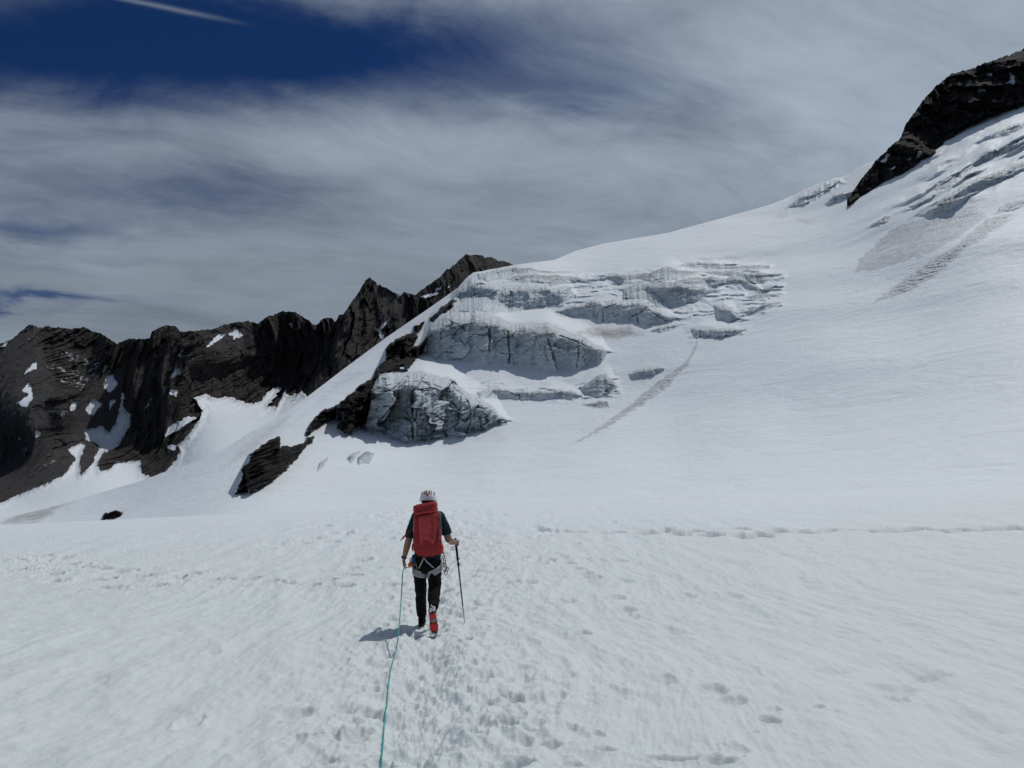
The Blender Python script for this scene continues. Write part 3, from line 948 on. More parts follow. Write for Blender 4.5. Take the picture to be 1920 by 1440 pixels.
ROCKS = [
    ('rock_outcrop', 'blackish brown rock outcrop low on the left flank of the glacier slope',
     Z([(200, 1070), (310, 990), (420, 925), (441, 930), (440, 1003), (540, 1003), (600, 985), (660, 970), (665, 935), (715, 928), (712, 970), (670, 985), (600, 1080), (520, 1170), (440, 1240), (320, 1320),
        (200, 1378), (165, 1340), (80, 1388), (140, 1260), (135, 1190), (195, 1130)], *ze), 5.0),
    ('rock_outcrop', 'long black rock rib climbing along the left edge of the icefall',
     Z([(640, 900), (680, 830), (720, 770), (800, 710), (870, 690), (1000, 590), (1080, 520), (1150, 480), (1230, 370), (1290, 290), (1280, 230), (1330, 180), (1400, 140), (1470, 110), (1500, 95), (1540, 130), (1500, 200),
        (1560, 220), (1540, 280), (1450, 410), (1250, 425), (1170, 540), (1182, 620), (1150, 730), (1120, 830), (1060, 860), (990, 912), (890, 860), (940, 790), (950, 740), (820, 820), (770, 850), (650, 925)], *ze), 6.0),
    ('rock_outcrop', 'narrow dark rock strip above the long black rib, beside the top ice wall',
     Z([(130, 150), (180, 90), (270, 10), (330, -30), (370, -45), (345, 40), (230, 115), (150, 175)], *zb), 3.0),
    ('rock_outcrop', 'small dark rock between the long rib and the narrow strip',
     Z([(-20, 220), (20, 195), (75, 180), (70, 215), (20, 275), (-20, 270)], *zb), 2.5),
    ('rock_outcrop', 'tiny rock patch touching the left corner of the middle ice wall',
     Z([(-10, 420), (40, 392), (95, 320), (108, 330), (85, 400), (48, 470), (5, 530), (-10, 500)], *zb), 2.5),
    ('rock_outcrop', 'flat dark rock slabs alone on the snow far left, near the field edge',
     [(190, 974), (199, 962), (214, 958), (231, 958), (226, 968), (212, 974)], 1.2),
]
ROCK_HOLES = [Z(p, *ze) for p in [[(1390, 270), (1440, 215), (1440, 300), (1410, 320)], [(1360, 370), (1440, 340), (1430, 400)], [(990, 670), (1025, 650), (1020, 680)], [(380, 1060), (450, 1000), (465, 1010), (400, 1075)]]]
DEBRIS = [
    ('broad grey fan of avalanche debris below the long shaded bluff',
     Z([(150, 1185), (215, 1172), (300, 1165), (480, 1110), (660, 1060), (900, 930), (1100, 780), (1000, 700), (860, 765), (640, 800), (420, 870), (280, 1010), (190, 1090)], *zg), 0.28, 0.55),
    ('dark pointed tongue of avalanche debris on the right slope',
     Z([(268, 1397), (330, 1387), (560, 1308), (720, 1212), (850, 1112), (940, 1015), (1150, 895), (1300, 785), (1370, 705), (1560, 560), (1560, 480), (1370, 600), (1220, 700), (1020, 865), (880, 990), (740, 1070), (560, 1190), (400, 1310)], *zg), 0.6, 0.6),
    ('narrow streak of avalanche debris running down from the short ice step',
     Z([(222, 1432), (290, 1405), (420, 1345), (580, 1255), (760, 1135), (900, 1035), (985, 935), (1045, 882), (1100, 775), (1115, 715), (1100, 715), (1060, 815), (1015, 870), (940, 925), (800, 1025), (600, 1185), (480, 1275), (350, 1365)], *zh), 0.5, 0.75),
]
DIRTS = [  # soft dirty areas on the snow: polygon, edge softness, strength
    (Z([(250, 612), (370, 588), (520, 590), (650, 570), (660, 600), (740, 622), (520, 660), (380, 648)], *zd), 7, 1.0),
    (Z([(880, 235), (1000, 200), (1250, 190), (1380, 240), (1300, 300), (1150, 300), (900, 320)], *zb), 10, 0.7),
    (Z([(40, 1140), (100, 1040), (260, 920), (500, 760), (540, 760), (420, 880), (200, 1070), (90, 1120)], *ze), 9, 0.35),
    (Z([(860, 540), (960, 470), (1080, 400), (1100, 420), (960, 500), (880, 545)], *ze), 8, 0.3),
    (Z([(850, 330), (1300, 100), (1350, 110), (900, 420)], *ze), 12, 0.12),
    (Z([(300, 1330), (420, 1340), (900, 860), (860, 700), (520, 1000)], *zh), 30, 0.10),
    (Z([(0, 1395), (60, 1360), (130, 1330), (330, 1288), (250, 1345), (180, 1385)], (0, 450), 2.618), 6, 0.75),
    (Z([(430, 790), (600, 640), (900, 480), (1364, 300), (1364, 400), (1000, 520), (700, 680)], *zg), 24, 0.14),
    (Z([(300, 1300), (430, 1130), (470, 1140), (330, 1330)], (0, 450), 2.618), 8, 0.25),
    (Z([(1240, 870), (1430, 500), (1700, 900), (1640, 960)], *za), 16, 0.16),
    (Z([(560, 160), (700, 120), (780, 150), (740, 210), (600, 190)], *za), 7, 0.6),
    (Z([(1400, 720), (1540, 730), (1480, 745)], *zb), 7, 0.5), (Z([(1190, 760), (1280, 755), (1240, 778)], *zb), 7, 0.5),
    (Z([(1200, 400), (1245, 405), (1280, 440), (1250, 450)], *zf), 5, 0.5), (Z([(150, 920), (200, 910), (180, 930)], *zf), 7, 0.6), (Z([(250, 940), (340, 945), (300, 955)], *zf), 6, 0.6),
    (Z([(1170, 62), (1420, 50), (1480, 62), (1200, 68)], *zd), 5, 0.8),
]
TERR = [(Z([(440, 340), (700, 150), (900, 175), (1500, 215), (1900, 230), (1900, 470), (1300, 560), (1000, 600), (500, 640)], *zc), 10, 0.8),
        (Z([(0, 200), (450, 170), (800, 130), (1250, 60), (1700, 100), (1820, 180), (1800, 320), (1800, 420), (1500, 540), (1300, 480), (1000, 540), (600, 560), (0, 430)], *zd), 9, 0.9),
        (Z([(1050, 560), (1550, 560), (1500, 640), (1100, 680)], *zd), 8, 0.8),
        (Z([(880, 170), (1250, 170), (1500, 280), (1820, 450), (1700, 480), (1300, 340), (900, 330)], *zb), 7, 0.9),
        (Z([(430, 690), (900, 740), (1400, 790), (1900, 640), (1950, 860), (1600, 930), (900, 920), (500, 900), (300, 760)], *zb), 8, 0.85),
        (Z([(0, 640), (300, 620), (420, 700), (300, 900), (0, 800)], *zb), 7, 0.7)]
TERR_UP = Z([(250, 720), (560, 440), (900, 250), (1364, 60), (1700, -60), (1700, 260), (1364, 420), (1000, 640), (640, 770), (380, 870)], *zg)
RIDGELINES = [(Z([(1480, 105), (1100, 240), (1000, 280), (800, 330)], *zh), 0, 0)]


def build_slope():
    us = np.arange(-420, 2321, 1.5)
    nr = 500
    s = np.linspace(0, 1, nr)
    vbot = interp(CREST, us) + 14
    vtop = interp(TOP1, us)
    jag = 1.1 * fbm2(us / 14.0, us * 0 + 0.5, 3) * (us > 860) * (us < 960) + 1.2 * perlin2(us / 9.0, us * 0 + 4.5) * (us > 1470) * (us < 1640)
    vtop = vtop + jag
    U = np.broadcast_to(us, (nr, len(us))).copy()
    V = vbot[None] + (vtop - vbot)[None] * s[:, None]
    # the broken ice steps down in irregular terraces
    tz = np.zeros(U.shape)
    for poly, w, st in TERR:
        tz = np.maximum(tz, sstep(soft_mask(poly, U, V, w), 0.1, 0.9) * st)
    tv = V + 0.10 * (U - 1150) + 7.0 * fbm2(U / 55.0, V / 22.0, 4, 0.55)
    per = 10.5
    q = tv / per
    fq = q - np.floor(q)
    gq = np.floor(q) + 0.12 * fq + 0.88 * sstep(fq, 0.0, 0.62) - q
    tz = tz * np.clip(0.75 + 0.9 * fbm2(U / 34.0 + 5, V / 12.0, 3), 0, 1)
    tf = sstep(soft_mask(TERR_UP, U, V, 45), 0.1, 0.95) * np.clip(0.6 + 0.9 * perlin2(U / 90.0, V / 60.0 + 3), 0, 1)
    a_ = math.radians(29)
    fu0, fv0 = U * math.cos(a_) - V * math.sin(a_), U * math.sin(a_) + V * math.cos(a_)
    q2 = (fv0 + 13.0 * fbm2(fu0 / 120.0, fv0 / 45.0, 4, 0.5)) / 24.0
    f2q = q2 - np.floor(q2)
    g2q = np.floor(q2) + 0.25 * f2q + 0.75 * sstep(f2q, 0.0, 0.7) - q2
    L = LN1(U, V + per * gq * tz + 24.0 * g2q * tf * 1.7)
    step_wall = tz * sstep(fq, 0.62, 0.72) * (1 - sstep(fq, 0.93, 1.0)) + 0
    base = L.copy()
    R0 = np.exp(L)
    P0 = pos(U, V, R0)
    ppm = R0 / F                                      # metres per pixel
    fid = np.zeros(U.shape, np.int16)                 # 0 snow, 1.. walls, 100.. rocks, 200.. debris
    dirt_shade = np.zeros(U.shape)
    fresh_sunlit = np.zeros(U.shape)
    disp = np.zeros(U.shape)                          # metres, positive = away from the camera
    # gentle rolls in the snow
    disp += 2.6 * fbm2(P0[..., 0] / 70.0, P0[..., 2] / 45.0 + P0[..., 1] / 160, 3) * sstep(R0, 85, 170)
    disp += 10.0 * fbm2((P0[..., 0] - 0.5 * P0[..., 2]) / 120.0 + 4, (P0[..., 2] + 0.5 * P0[..., 0]) / 60.0, 2) * sstep(R0, 95, 220) * sstep(U, 1000, 1400)
    # folds and flutes high on the right
    wz = soft_mask(Z([(0, 830), (240, 690), (700, 330), (1364, 60), (1800, -80), (1800, 330), (1250, 520), (640, 780), (240, 880)], *zg), U, V, 40)
    ang = math.radians(30)
    fu = (U * math.cos(ang) - V * math.sin(ang))
    fv = (U * math.sin(ang) + V * math.cos(ang))
    disp += wz * 1.6 * fbm2(fu / 170.0, fv / 20.0 + 0.6 * perlin2(fu / 60, fv / 30), 3)
    wl = soft_mask(Z([(0, 1140), (330, 870), (850, 480), (1200, 240), (1230, 300), (700, 700), (300, 1000)], (400, 450), 2.618), U, V, 22)
    disp += wl * 1.0 * fbm2((U * 0.8 - V * 0.6) / 90.0, (U * 0.6 + V * 0.8) / 14.0, 3)
    # wind ripples on the right slope
    disp += (0.04 + 0.12 * sstep(U, 700, 1500)) * (0.5 + 0.8 * np.clip(perlin2(U / 140, V / 60), 0, 1)) * sstep(R0, 70, 130) * (1 - sstep(R0, 230, 330)) * fbm2(U / 75.0 + V / 40, (V + 0.10 * (U - 1500) + 2.5 * perlin2(U / 90, V / 50)) / 6.0, 4)
    # walls
    n1 = perlin2(us / 6.0, us * 0 + 2.2)
    n2 = perlin2(us / 19.0, us * 0 + 7.7)
    for k, (nm, lb, poly, up, rel, dt) in enumerate(WALLS):
        vt, vb = col_range(poly, us)
        hgt = vb - vt
        nn = np.roll(n1, 37 * k) * 1.0 + np.roll(n2, 91 * k) * 2.0
        j = np.clip(hgt * 0.12, 0, 1.6)
        vt2, vb2 = vt + nn * j, vb + np.roll(nn, 53) * j * 0.8
        ok = ~np.isnan(vt2) & (vb2 - vt2 > 0.8)
        m = ok[None] & (V >= vt2[None]) & (V <= vb2[None])
        if not m.any():
            continue
        cols = np.where(m.any(0))[0]
        lb_ = LN1(us, np.nan_to_num(vb2, nan=900.0))
        frac = np.clip((vb2[None] - V) / np.maximum(vb2 - vt2, 1e-3)[None], 0, 1)
        d = up * (lb_[None] - base)
        # rounded shoulders where the wall meets the snow above
        rnd = 1 - np.clip((frac - 0.72) / 0.28, 0, 1) ** 2.2 * (0.75 if rel > 0.7 else 0.9)
        L = L + np.where(m, d * (0.45 + 0.55 * rnd), 0)
        kk = np.exp(-(np.arange(-24, 25) / 9.0) ** 2)
        kk /= kk.sum()
        w0 = np.convolve(ok.astype(float), kk, 'same')
        vts = np.interp(us, us[ok], vt[ok])
        vbs = np.interp(us, us[ok], vb[ok])
        hgs = np.convolve(np.where(ok, vbs - vts, 0), kk, 'same')
        dtop = np.where(ok, ((0.16 if nm == 'ice_block' or lb.startswith('small') else 0.42) * up) * (LN1(us, vbs) - LN1(us, vts)), 0)
        dtop = np.convolve(dtop, kk, 'same')
        hb = np.clip(1.1 * hgs, 4, 32)
        kk3 = np.convolve(np.pad(vts, 24, mode='edge'), kk, 'valid')
        ab = (~m) & (V < np.where(ok, vts, kk3)[None] + 3)
        L = L + np.where(ab, dtop[None] * (1 - sstep((kk3[None] - V) / hb[None], 0, 1)), 0)
        fid[m] = k + 1
        x, y, z = P0[m][:, 0], P0[m][:, 1], P0[m][:, 2]
        sc = 9.0 if nm in ('serac',) else 10.0
        wx = x + 2.5 * perlin3(x / 8, y / 8, z / 8)
        wzc = z + 2.5 * perlin3(x / 8 + 40, y / 8, z / 8)
        f1, f2, blk = worley2(wx / sc, wzc / (sc * 1.35), k, True)
        blk = 1.7 * blk + 0.20 * np.exp(-((f2 - f1) / 0.06) ** 2)
        f1b, f2b, blk2 = worley2(wx / (sc * 0.4) + 9, wzc / (sc * 0.5), k + 3, True)
        blk2 = 1.25 * blk2 + 0.12 * np.exp(-((f2b - f1b) / 0.10) ** 2)
        flute = fbm3(x / 2.2, y / 2.2, z / 11.0, 3)
        bands = fbm3(x / 40, y / 40, (z + 1.2 * perlin3(x / 14, y / 14, z / 14)) / 1.5, 3)
        rg = fbm3(x / 3.0, y / 3, z / 3.0, 4, 0.6)
        edge = np.minimum(1, np.minimum(frac[m], 1 - frac[m]) * np.maximum(vb2 - vt2, 1)[None].repeat(nr, 0)[m] / 5.0)
        disp[m] += edge * (rel * blk + 0.30 * rel * blk2 + 0.3 * rel * flute + 0.30 * bands + 0.38 * rg)
        pn = fbm3(x / 9, y / 9, z / 5, 4)
        dirt_shade[m] = dt * np.clip(1.4 * frac[m] - 0.45 + 0.8 * pn, 0, 1)
        if nm in ('serac', 'ice_cliff') and rel > 0.8:
            fresh_sunlit[m] = np.clip(sstep(frac[m] + 0.15 * rg, 0.78, 0.98) * 0.9 + sstep(fbm3(x / 5 + 9, y / 5, z / 2.6, 4), 0.16, 0.5) * 0.6, 0, 1) * (1 - 0.5 * dt)  # snow caps, plus sunlit facets painted paler by noise
    for p, w, dp in CRACKS:
        q = np.array(p)
        jit = 0.8 * perlin2(U / 5.0, V / 5.0)
        dd = poly_dist(p, U + jit, V + np.roll(jit, 3, 1), False, 12)
        g = np.exp(-(dd / (w * 0.62)) ** 2) * (fid > 0)
        disp += dp * 0.8 * g
        dirt_shade = np.maximum(dirt_shade, 0.12 * g)
    # rocks
    wu = U + 3.0 * perlin2(U / 10.0, V / 10.0) + 1.6 * perlin2(U / 3.5 + 9, V / 3.5)
    wv = V + 3.0 * perlin2(U / 10.0 + 33, V / 10.0) + 1.6 * perlin2(U / 3.5, V / 3.5 + 21)
    holes = np.zeros(U.shape, bool)
    for h in ROCK_HOLES:
        holes |= in_poly(h, wu, wv)
    for k, (nm, lb, poly, bul) in enumerate(ROCKS):
        m = in_poly(poly, wu, wv) & ~holes
        vt, vb = col_range(poly, us)
        ok = ~np.isnan(vt)
        vbs = np.interp(us, us[ok], vb[ok])
        fl = 0.85 * np.clip(LN1(us, vbs)[None] - base, -9, 0)
        kk = np.exp(-(np.arange(-9, 10) / 4.0) ** 2)
        L = L + np.where(m, fl, 0)
        de = poly_dist(poly, wu, wv, True, 14)
        fid[m] = 100 + k
        x, y, z = P0[m][:, 0], P0[m][:, 1], P0[m][:, 2]
        rd = ridged3(x / 16 + z / 30, y / 40, z / 30 - x / 40, 4, 0.55)
        rf = fbm3(x / 4, y / 4, z / 4, 4, 0.6)
        f1, f2, fa = worley2((x + z * 0.5) / 6.0 + rf * 0.15, (z - x * 0.3) / 7.5, k, True)
        f1, f2, fb = worley2((x + z * 0.3) / 2.2 + rf * 0.2, (z - x * 0.4) / 2.6, k + 5, True)
        f1, f2, fe = worley2((x + z * 0.2) / 1.1, (z - x * 0.3) / 1.3, k + 9, True)
        disp[m] += np.minimum(1, de[m] / 4.0) * (-bul * (0.25 + 0.7 * rd) + 2.8 * fa + 1.9 * fb + 0.8 * fe + 0.9 * rf)
        fresh_sunlit[m] = 0.3 * sstep(fbm3(x / 7, y / 7, z / 4, 3), 0.15, 0.55) + 0.42 * np.exp(-(de[m] / 4.5) ** 2)
        dirt_shade[m] = 0
    # avalanche debris
    for k, (lb, poly, amp, dt) in enumerate(DEBRIS):
        m = in_poly(poly, wu, wv) & (fid == 0)
        de = np.minimum(1, poly_dist(poly, wu, wv, True, 12) / 8.0)
        x, y, z = P0[m][:, 0], P0[m][:, 1], P0[m][:, 2]
        if k == 1:
            sparse = sstep(U[m], 1800, 1920)
            q = fbm3(x / 9, y / 9, z / 5, 3)
            keep = q > -0.9 + 0.85 * sparse
        else:
            keep = np.ones(x.shape, bool)
        wrp = fbm3(x / 5, y / 5, z / 4, 3)
        f1, f2, ci = worley2((x + 0.9 * wrp) / (1.1 * amp + 0.45), (z + 0.5 * fbm3(x / 4 + 9, y / 4, z / 3, 2)) / (0.7 * amp + 0.3), k)
        lumps = -amp * 2.2 * np.clip(0.75 - f1, 0, 1) * (0.4 + PERM[ci] / 255.0) + amp * 0.8 * fbm3(x / 1.4, y / 1.4, z / 1.2, 3)
        disp[m] += keep * (lumps - 0.6 * amp) * de[m]
        dirt_shade[m] = keep * dt * (0.55 + 0.9 * np.clip(fbm3(x / 3, y / 3, z / 2, 3), -0.4, 0.6)) * (0.5 + 0.5 * de[m])
        mm = np.zeros(U.shape, bool)
        mm[m] = keep
        fid[mm] = 200 + k
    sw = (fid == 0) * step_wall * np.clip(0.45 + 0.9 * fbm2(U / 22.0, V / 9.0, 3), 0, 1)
    dirt_shade = np.maximum(dirt_shade, 0.8 * sw)
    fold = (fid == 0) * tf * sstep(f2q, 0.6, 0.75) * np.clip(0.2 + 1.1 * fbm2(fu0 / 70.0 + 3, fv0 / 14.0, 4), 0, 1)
    dirt_shade = np.maximum(dirt_shade, 0.55 * fold)  # step walls of the folds made darker in noisy streaks
    for poly, w, st in DIRTS:
        g = soft_mask(poly, wu, wv, w)
        g = sstep(g, 0, 1) * st
        dirt_shade = np.where(fid < 100, np.maximum(dirt_shade, g), dirt_shade)
    R = np.exp(L) + disp
    # crevasse edges and cliffs stay in front of what is behind them, rows never cross
    P = pos(U, V, R)
    # far side of the crest
    h = P[-1, :, :2] / np.linalg.norm(P[-1, :, :2], axis=1, keepdims=True)
    back = []
    for dr, dz in ((6, -1.5), (30, -14), (120, -90)):
        b = P[-1].copy()
        b[:, :2] += h * dr
        b[:, 2] += dz
        back.append(b)
    P = np.concatenate([P, np.array(back)], 0)
    pad = lambda a: np.concatenate([a, np.repeat(a[-1:], 3, 0)], 0)
    fid, dirt_shade, fresh_sunlit = pad(fid), pad(dirt_shade), pad(fresh_sunlit)
    fc = grid_faces(*fid.shape)
    ff = fid[:-1, :-1]
    at = {'dirt_shade': dirt_shade, 'fresh_sunlit': fresh_sunlit, 'scree': np.zeros_like(dirt_shade)}
    o = cut('glacier', P, fc, ff == 0, SNOW_FAR, None, True, {'dirt_shade': dirt_shade})
    tag(o, 'broad white glacier slope rising to the right behind the walker', kind='structure')
    for k, w in enumerate(WALLS):
        ob = cut(w[0], P, fc, ff == k + 1, ICE, None, False, at)
        if ob:
            tag(ob, w[1], {'serac': 'serac', 'ice_cliff': 'ice cliff', 'ice_ledge': 'ice ledge', 'crevasse_wall': 'crevasse', 'ice_block': 'ice block'}[w[0]])
    for k, w in enumerate(ROCKS):
        ob = cut(w[0], P, fc, ff == 100 + k, ROCK_NEAR, None, False, at)
        if ob:
            tag(ob, w[1], 'rock')
    for k, w in enumerate(DEBRIS):
        ob = cut('avalanche_debris', P, fc, ff == 200 + k, SNOW_DEBRIS, None, False, {'dirt_shade': dirt_shade})
        if ob:
            tag(ob, w[0], 'debris', kind='stuff')


build_slope()


# ------------------------------------------------------------------ mountains
def build_range(name, label, ucols, nrows, vbot, vtop, ln, regions, rockmat, relief, scl, seed, snow_regions=(), scree=None, jagged=1.5, patch_name='snow_patch', basin=None, fm=1.5, calm=None):
    us = ucols
    s = np.linspace(0, 1, nrows)
    vt = vtop(us) + jagged * (perlin2(us / 6.0, us * 0 + seed) + 0.7 * perlin2(us / 2.6, us * 0 + seed + 5) + 1.2 * perlin2(us / 17.0, us * 0 + seed + 9))
    vb = vbot(us)
    U = np.broadcast_to(us, (nrows, len(us))).copy()
    V = vb[None] + (vt - vb)[None] * s[:, None]
    R = np.exp(ln(U, V))
    P0 = pos(U, V, R)
    wu = U + 2.2 * perlin2(U / 8.0, V / 8.0 + seed) + 1.4 * perlin2(U / 3.0 + 9, V / 3.0)
    wv = V + 2.2 * perlin2(U / 8.0 + 33, V / 8.0 + seed) + 1.4 * perlin2(U / 3.0, V / 3.0 + 21)
    fid = np.zeros(U.shape, np.int16)
    x, y, z = P0[..., 0], P0[..., 1], P0[..., 2]
    # ribs and gullies run down the fall line, broken by steep facets
    wx = x + scl * 0.22 * fbm3(x / (scl * 0.9), z / (scl * 1.2), y * 0 + seed, 3) + 0.22 * z
    rd = ridged3(wx / scl + seed, z / (scl * 6.0), y * 0 + seed * 2, 3, 0.5)
    rf = ridged3(wx / (scl * 0.27), z / (scl * 2.2), y * 0 + seed, 3, 0.55)
    rh = ridged3((x + 0.1 * z) / (scl * 0.075), z / (scl * 0.5), y * 0 + seed, 2, 0.55)
    rg = fbm3(x / (scl * 0.06), y / (scl * 0.1), z / (scl * 0.12), 3, 0.6)
    f1, f2, fac = worley2((wx + 2 * rg) / (scl * 0.11), (z - 0.3 * x) / (scl * 0.42), int(seed), True, 0.2)
    f1, f2, fac2 = worley2((x - 0.25 * z) / (scl * 0.04) + 0.3 * rg, (z + 0.3 * x) / (scl * 0.10), int(seed) + 4, True, 0.4)
    disp = -relief * (rd - 0.8) - relief * 0.42 * (rf - 0.7) - relief * 0.10 * rh - fm * relief * 0.15 * fac - fm * relief * 0.06 * fac2 - relief * 0.02 * rg
    dirt_shade = np.zeros(U.shape)
    fresh_sunlit = 0.42 * sstep(0.55 - rf, 0.0, 0.35) * sstep(fbm3(x / 60, y / 60, z / 40, 3), 0.0, 0.5) + 0.16
    sc = np.zeros(U.shape)
    if scree:
        for poly, w in scree:
            g = sstep(soft_mask(poly, wu, wv, w), 0.1, 0.9)
            sc = np.maximum(sc, g)
        disp = disp * (1 - 0.66 * sc)
    disp = disp + sc * (2.2 * fbm2(x / 13.0 + z / 60.0, z / 95.0, 4, 0.6) + 0.8 * rg)
    for poly, w, st in (calm or ()):
        disp = disp * (1 - st * sstep(soft_mask(poly, U, V, w), 0.1, 0.9))
    if basin:
        m = in_poly(basin, wu, wv)
        de = np.minimum(1, poly_dist(basin, wu, wv, True, 30) / 26.0)
        disp = np.where(m, disp * (1 - sstep(de, 0, 1)) * 0.35 + 6.0 * sstep(de, 0, 0.5), disp)
        disp = np.where(m, disp + 3.0 * fbm2(x / 90, y / 90, 3), disp)
        fid[m] = 1
        dirt_shade[m] = 0.75 * (1 - sstep(poly_dist(basin, wu, wv, True, 9)[m], 1.0, 8)) * (0.3 + np.clip(fbm2(U[m] / 16, V[m] / 11, 3) + 0.2, 0, 1))
    for k, poly in enumerate(snow_regions):
        m = in_poly(poly, wu, wv) & (fid == 0)
        fid[m] = 2 + k
        if m.any():
            disp = np.where(m, disp * 0.6 - 0.02 * relief + np.minimum(0.15 * (z - z[m].min()), 10.0), disp)
    P = pos(U, V, R + disp)
    h = P[-1, :, :2] / np.linalg.norm(P[-1, :, :2], axis=1, keepdims=True)
    back = []
    for dr, dz in ((12, -14), (70, -70), (300, -420)):
        b = P[-1].copy()
        b[:, :2] += h * dr
        b[:, 2] += dz + 6 * perlin2(us / 9.0, us * 0 + dr)
        back.append(b)
    P = np.concatenate([P, np.array(back)], 0)
    pad = lambda a: np.concatenate([a, np.repeat(a[-1:], 3, 0)], 0)
    fid, dirt_shade, fresh_sunlit, sc = map(pad, (fid, dirt_shade, fresh_sunlit, sc))
    fc = grid_faces(*fid.shape)
    ff = fid[:-1, :-1]
    at = {'dirt_shade': dirt_shade, 'fresh_sunlit': fresh_sunlit, 'scree': sc}
    o = cut(name, P, fc, ff == 0, rockmat, None, False, at)
    tag(o, label, kind='structure')
    for k in range(len(snow_regions)):
        cut(patch_name, P, fc, ff == 2 + k, SNOW_FAR, o, False, {'dirt_shade': dirt_shade})
    if basin:
        b = cut('basin_glacier', P, fc, ff == 1, SNOW_FAR, None, True, {'dirt_shade': dirt_shade})
        tag(b, 'sunlit snow basin at the foot of the dark mountains on the left', kind='structure')
    return o


zl, zm = ((0, 450), 2.618), ((400, 450), 2.618)
TOPM = [(-460, 690), (-300, 640), (-200, 668), (-100, 640)] + Z([(0, 510), (60, 490), (100, 450), (145, 415), (200, 430), (235, 418), (270, 432), (320, 430), (350, 435), (415, 428), (450, 450), (490, 458), (540, 490), (575, 512), (620, 488),
        (660, 482), (700, 485), (735, 480), (745, 450), (770, 435), (820, 418), (860, 425), (885, 450), (930, 445), (1000, 440), (1080, 430)], *zl) + \
    Z([(60, 415), (120, 405), (170, 395), (220, 410), (250, 380), (340, 350), (400, 352), (440, 375), (490, 415), (510, 412), (530, 388), (580, 382), (600, 400), (615, 372), (640, 360), (660, 330), (700, 275),
       (720, 245), (745, 200), (765, 187), (785, 195), (820, 220), (870, 245), (915, 270), (935, 258), (960, 262), (985, 272), (1060, 300), (1200, 420)], *zm)
CTRLM = [(-460, 1060, 420), (0, 990, 430), (200, 940, 520), (400, 875, 600), (600, 750, 800), (860, 560, 1000), (-460, 960, 700), (0, 940, 690), (60, 912, 720), (150, 880, 770), (270, 880, 780), (430, 750, 900), (560, 735, 930),
         (-460, 690, 960), (0, 645, 1010), (60, 612, 1020), (110, 760, 870), (30, 800, 830), (200, 630, 1010), (310, 610, 930), (300, 760, 860), (450, 600, 1010), (450, 690, 950), (540, 585, 1000), (690, 525, 1040), (690, 620, 985), (776, 553, 1090), (860, 620, 1060)]
BASIN = [(-470, 1080), (-470, 1010), (-200, 970), (0, 943), (23, 933), (57, 920), (88, 906), (115, 893), (130, 878), (141, 862), (126, 843), (153, 830), (160, 836), (149, 862), (151, 893), (172, 870), (187, 836), (160, 824), (158, 809),
         (191, 798), (202, 813), (216, 794), (223, 775), (228, 735), (233, 738), (229, 763), (244, 778), (243, 798), (222, 836), (191, 851), (182, 874), (188, 885), (210, 877), (218, 866), (264, 864), (264, 889), (283, 896), (306, 886), (328, 866),
         (337, 847), (333, 836), (355, 813), (374, 786), (378, 770), (363, 746), (386, 740), (405, 748), (432, 744), (451, 754), (470, 758), (489, 753), (497, 741), (511, 729), (527, 731), (500, 762), (518, 764), (534, 731), (539, 744), (568, 735), (590, 760),
         (600, 820), (500, 1000), (300, 1080)]
PATCH = [[(67, 679), (50, 694), (42, 705), (66, 692)], [(53, 718), (41, 733), (53, 742), (31, 757), (47, 764), (60, 752), (60, 733)], [(64, 806), (67, 821), (75, 819), (72, 807)], [(172, 749), (190, 756), (173, 781), (159, 769)],
         [(196, 705), (210, 703), (219, 721), (206, 736), (195, 729)], [(194, 682), (203, 687), (192, 704)], [(131, 758), (144, 755), (140, 768), (130, 771)], [(116, 770), (127, 774), (118, 785), (114, 780)], [(206, 751), (216, 750), (204, 770)],
         [(347, 648), (338, 669), (330, 668)], [(339, 684), (337, 703), (318, 711), (325, 697)], [(320, 729), (333, 733), (329, 743), (319, 740)], [(351, 781), (369, 785), (336, 806), (308, 820), (316, 801)], [(314, 835), (332, 835), (327, 845), (315, 843)],
         [(386, 650), (412, 625), (424, 628), (402, 644), (390, 652)], [(427, 626), (445, 619), (455, 630), (439, 637), (433, 630)], [(541, 607), (548, 606), (550, 619)], [(703, 523), (713, 534), (706, 534)], [(739, 549), (752, 552), (746, 560)],
         [(733, 579), (729, 604), (714, 619), (721, 637), (713, 634), (706, 618), (720, 603)], [(714, 583), (720, 588), (712, 601)], [(760, 549), (772, 553), (766, 556)], [(283, 748), (274, 766), (270, 765)], [(511, 728), (527, 727), (524, 737), (508, 737)],
         [(0, 652), (14, 640), (10, 650)]]
SCREE = [([(-100, 700), (40, 615), (70, 612), (95, 720), (110, 800), (125, 870), (60, 925), (-100, 960)], 22), ([(390, 640), (420, 618), (470, 603), (470, 640), (400, 660)], 14), ([(700, 540), (725, 535), (760, 560), (725, 590)], 12),
         ([(230, 905), (0, 950), (60, 880), (110, 820)], 10), ([(120, 850), (140, 760), (190, 690), (230, 700), (240, 790), (200, 860), (150, 890)], 18)]
build_range('mountain', 'dark jagged mountain ridge with snow patches on the left skyline', np.arange(-440, 905, 1.5), 300, lambda u: np.minimum(interp(TOP1, u) + 45, 1030),
            lambda u: interp(TOPM, u), rbf(CTRLM), None, ROCK, 46.0, 120.0, 3.3, PATCH, SCREE, 1.6, basin=BASIN, calm=[([(120, 700), (330, 640), (350, 780), (320, 880), (200, 910), (110, 860)], 30, 0.45)])

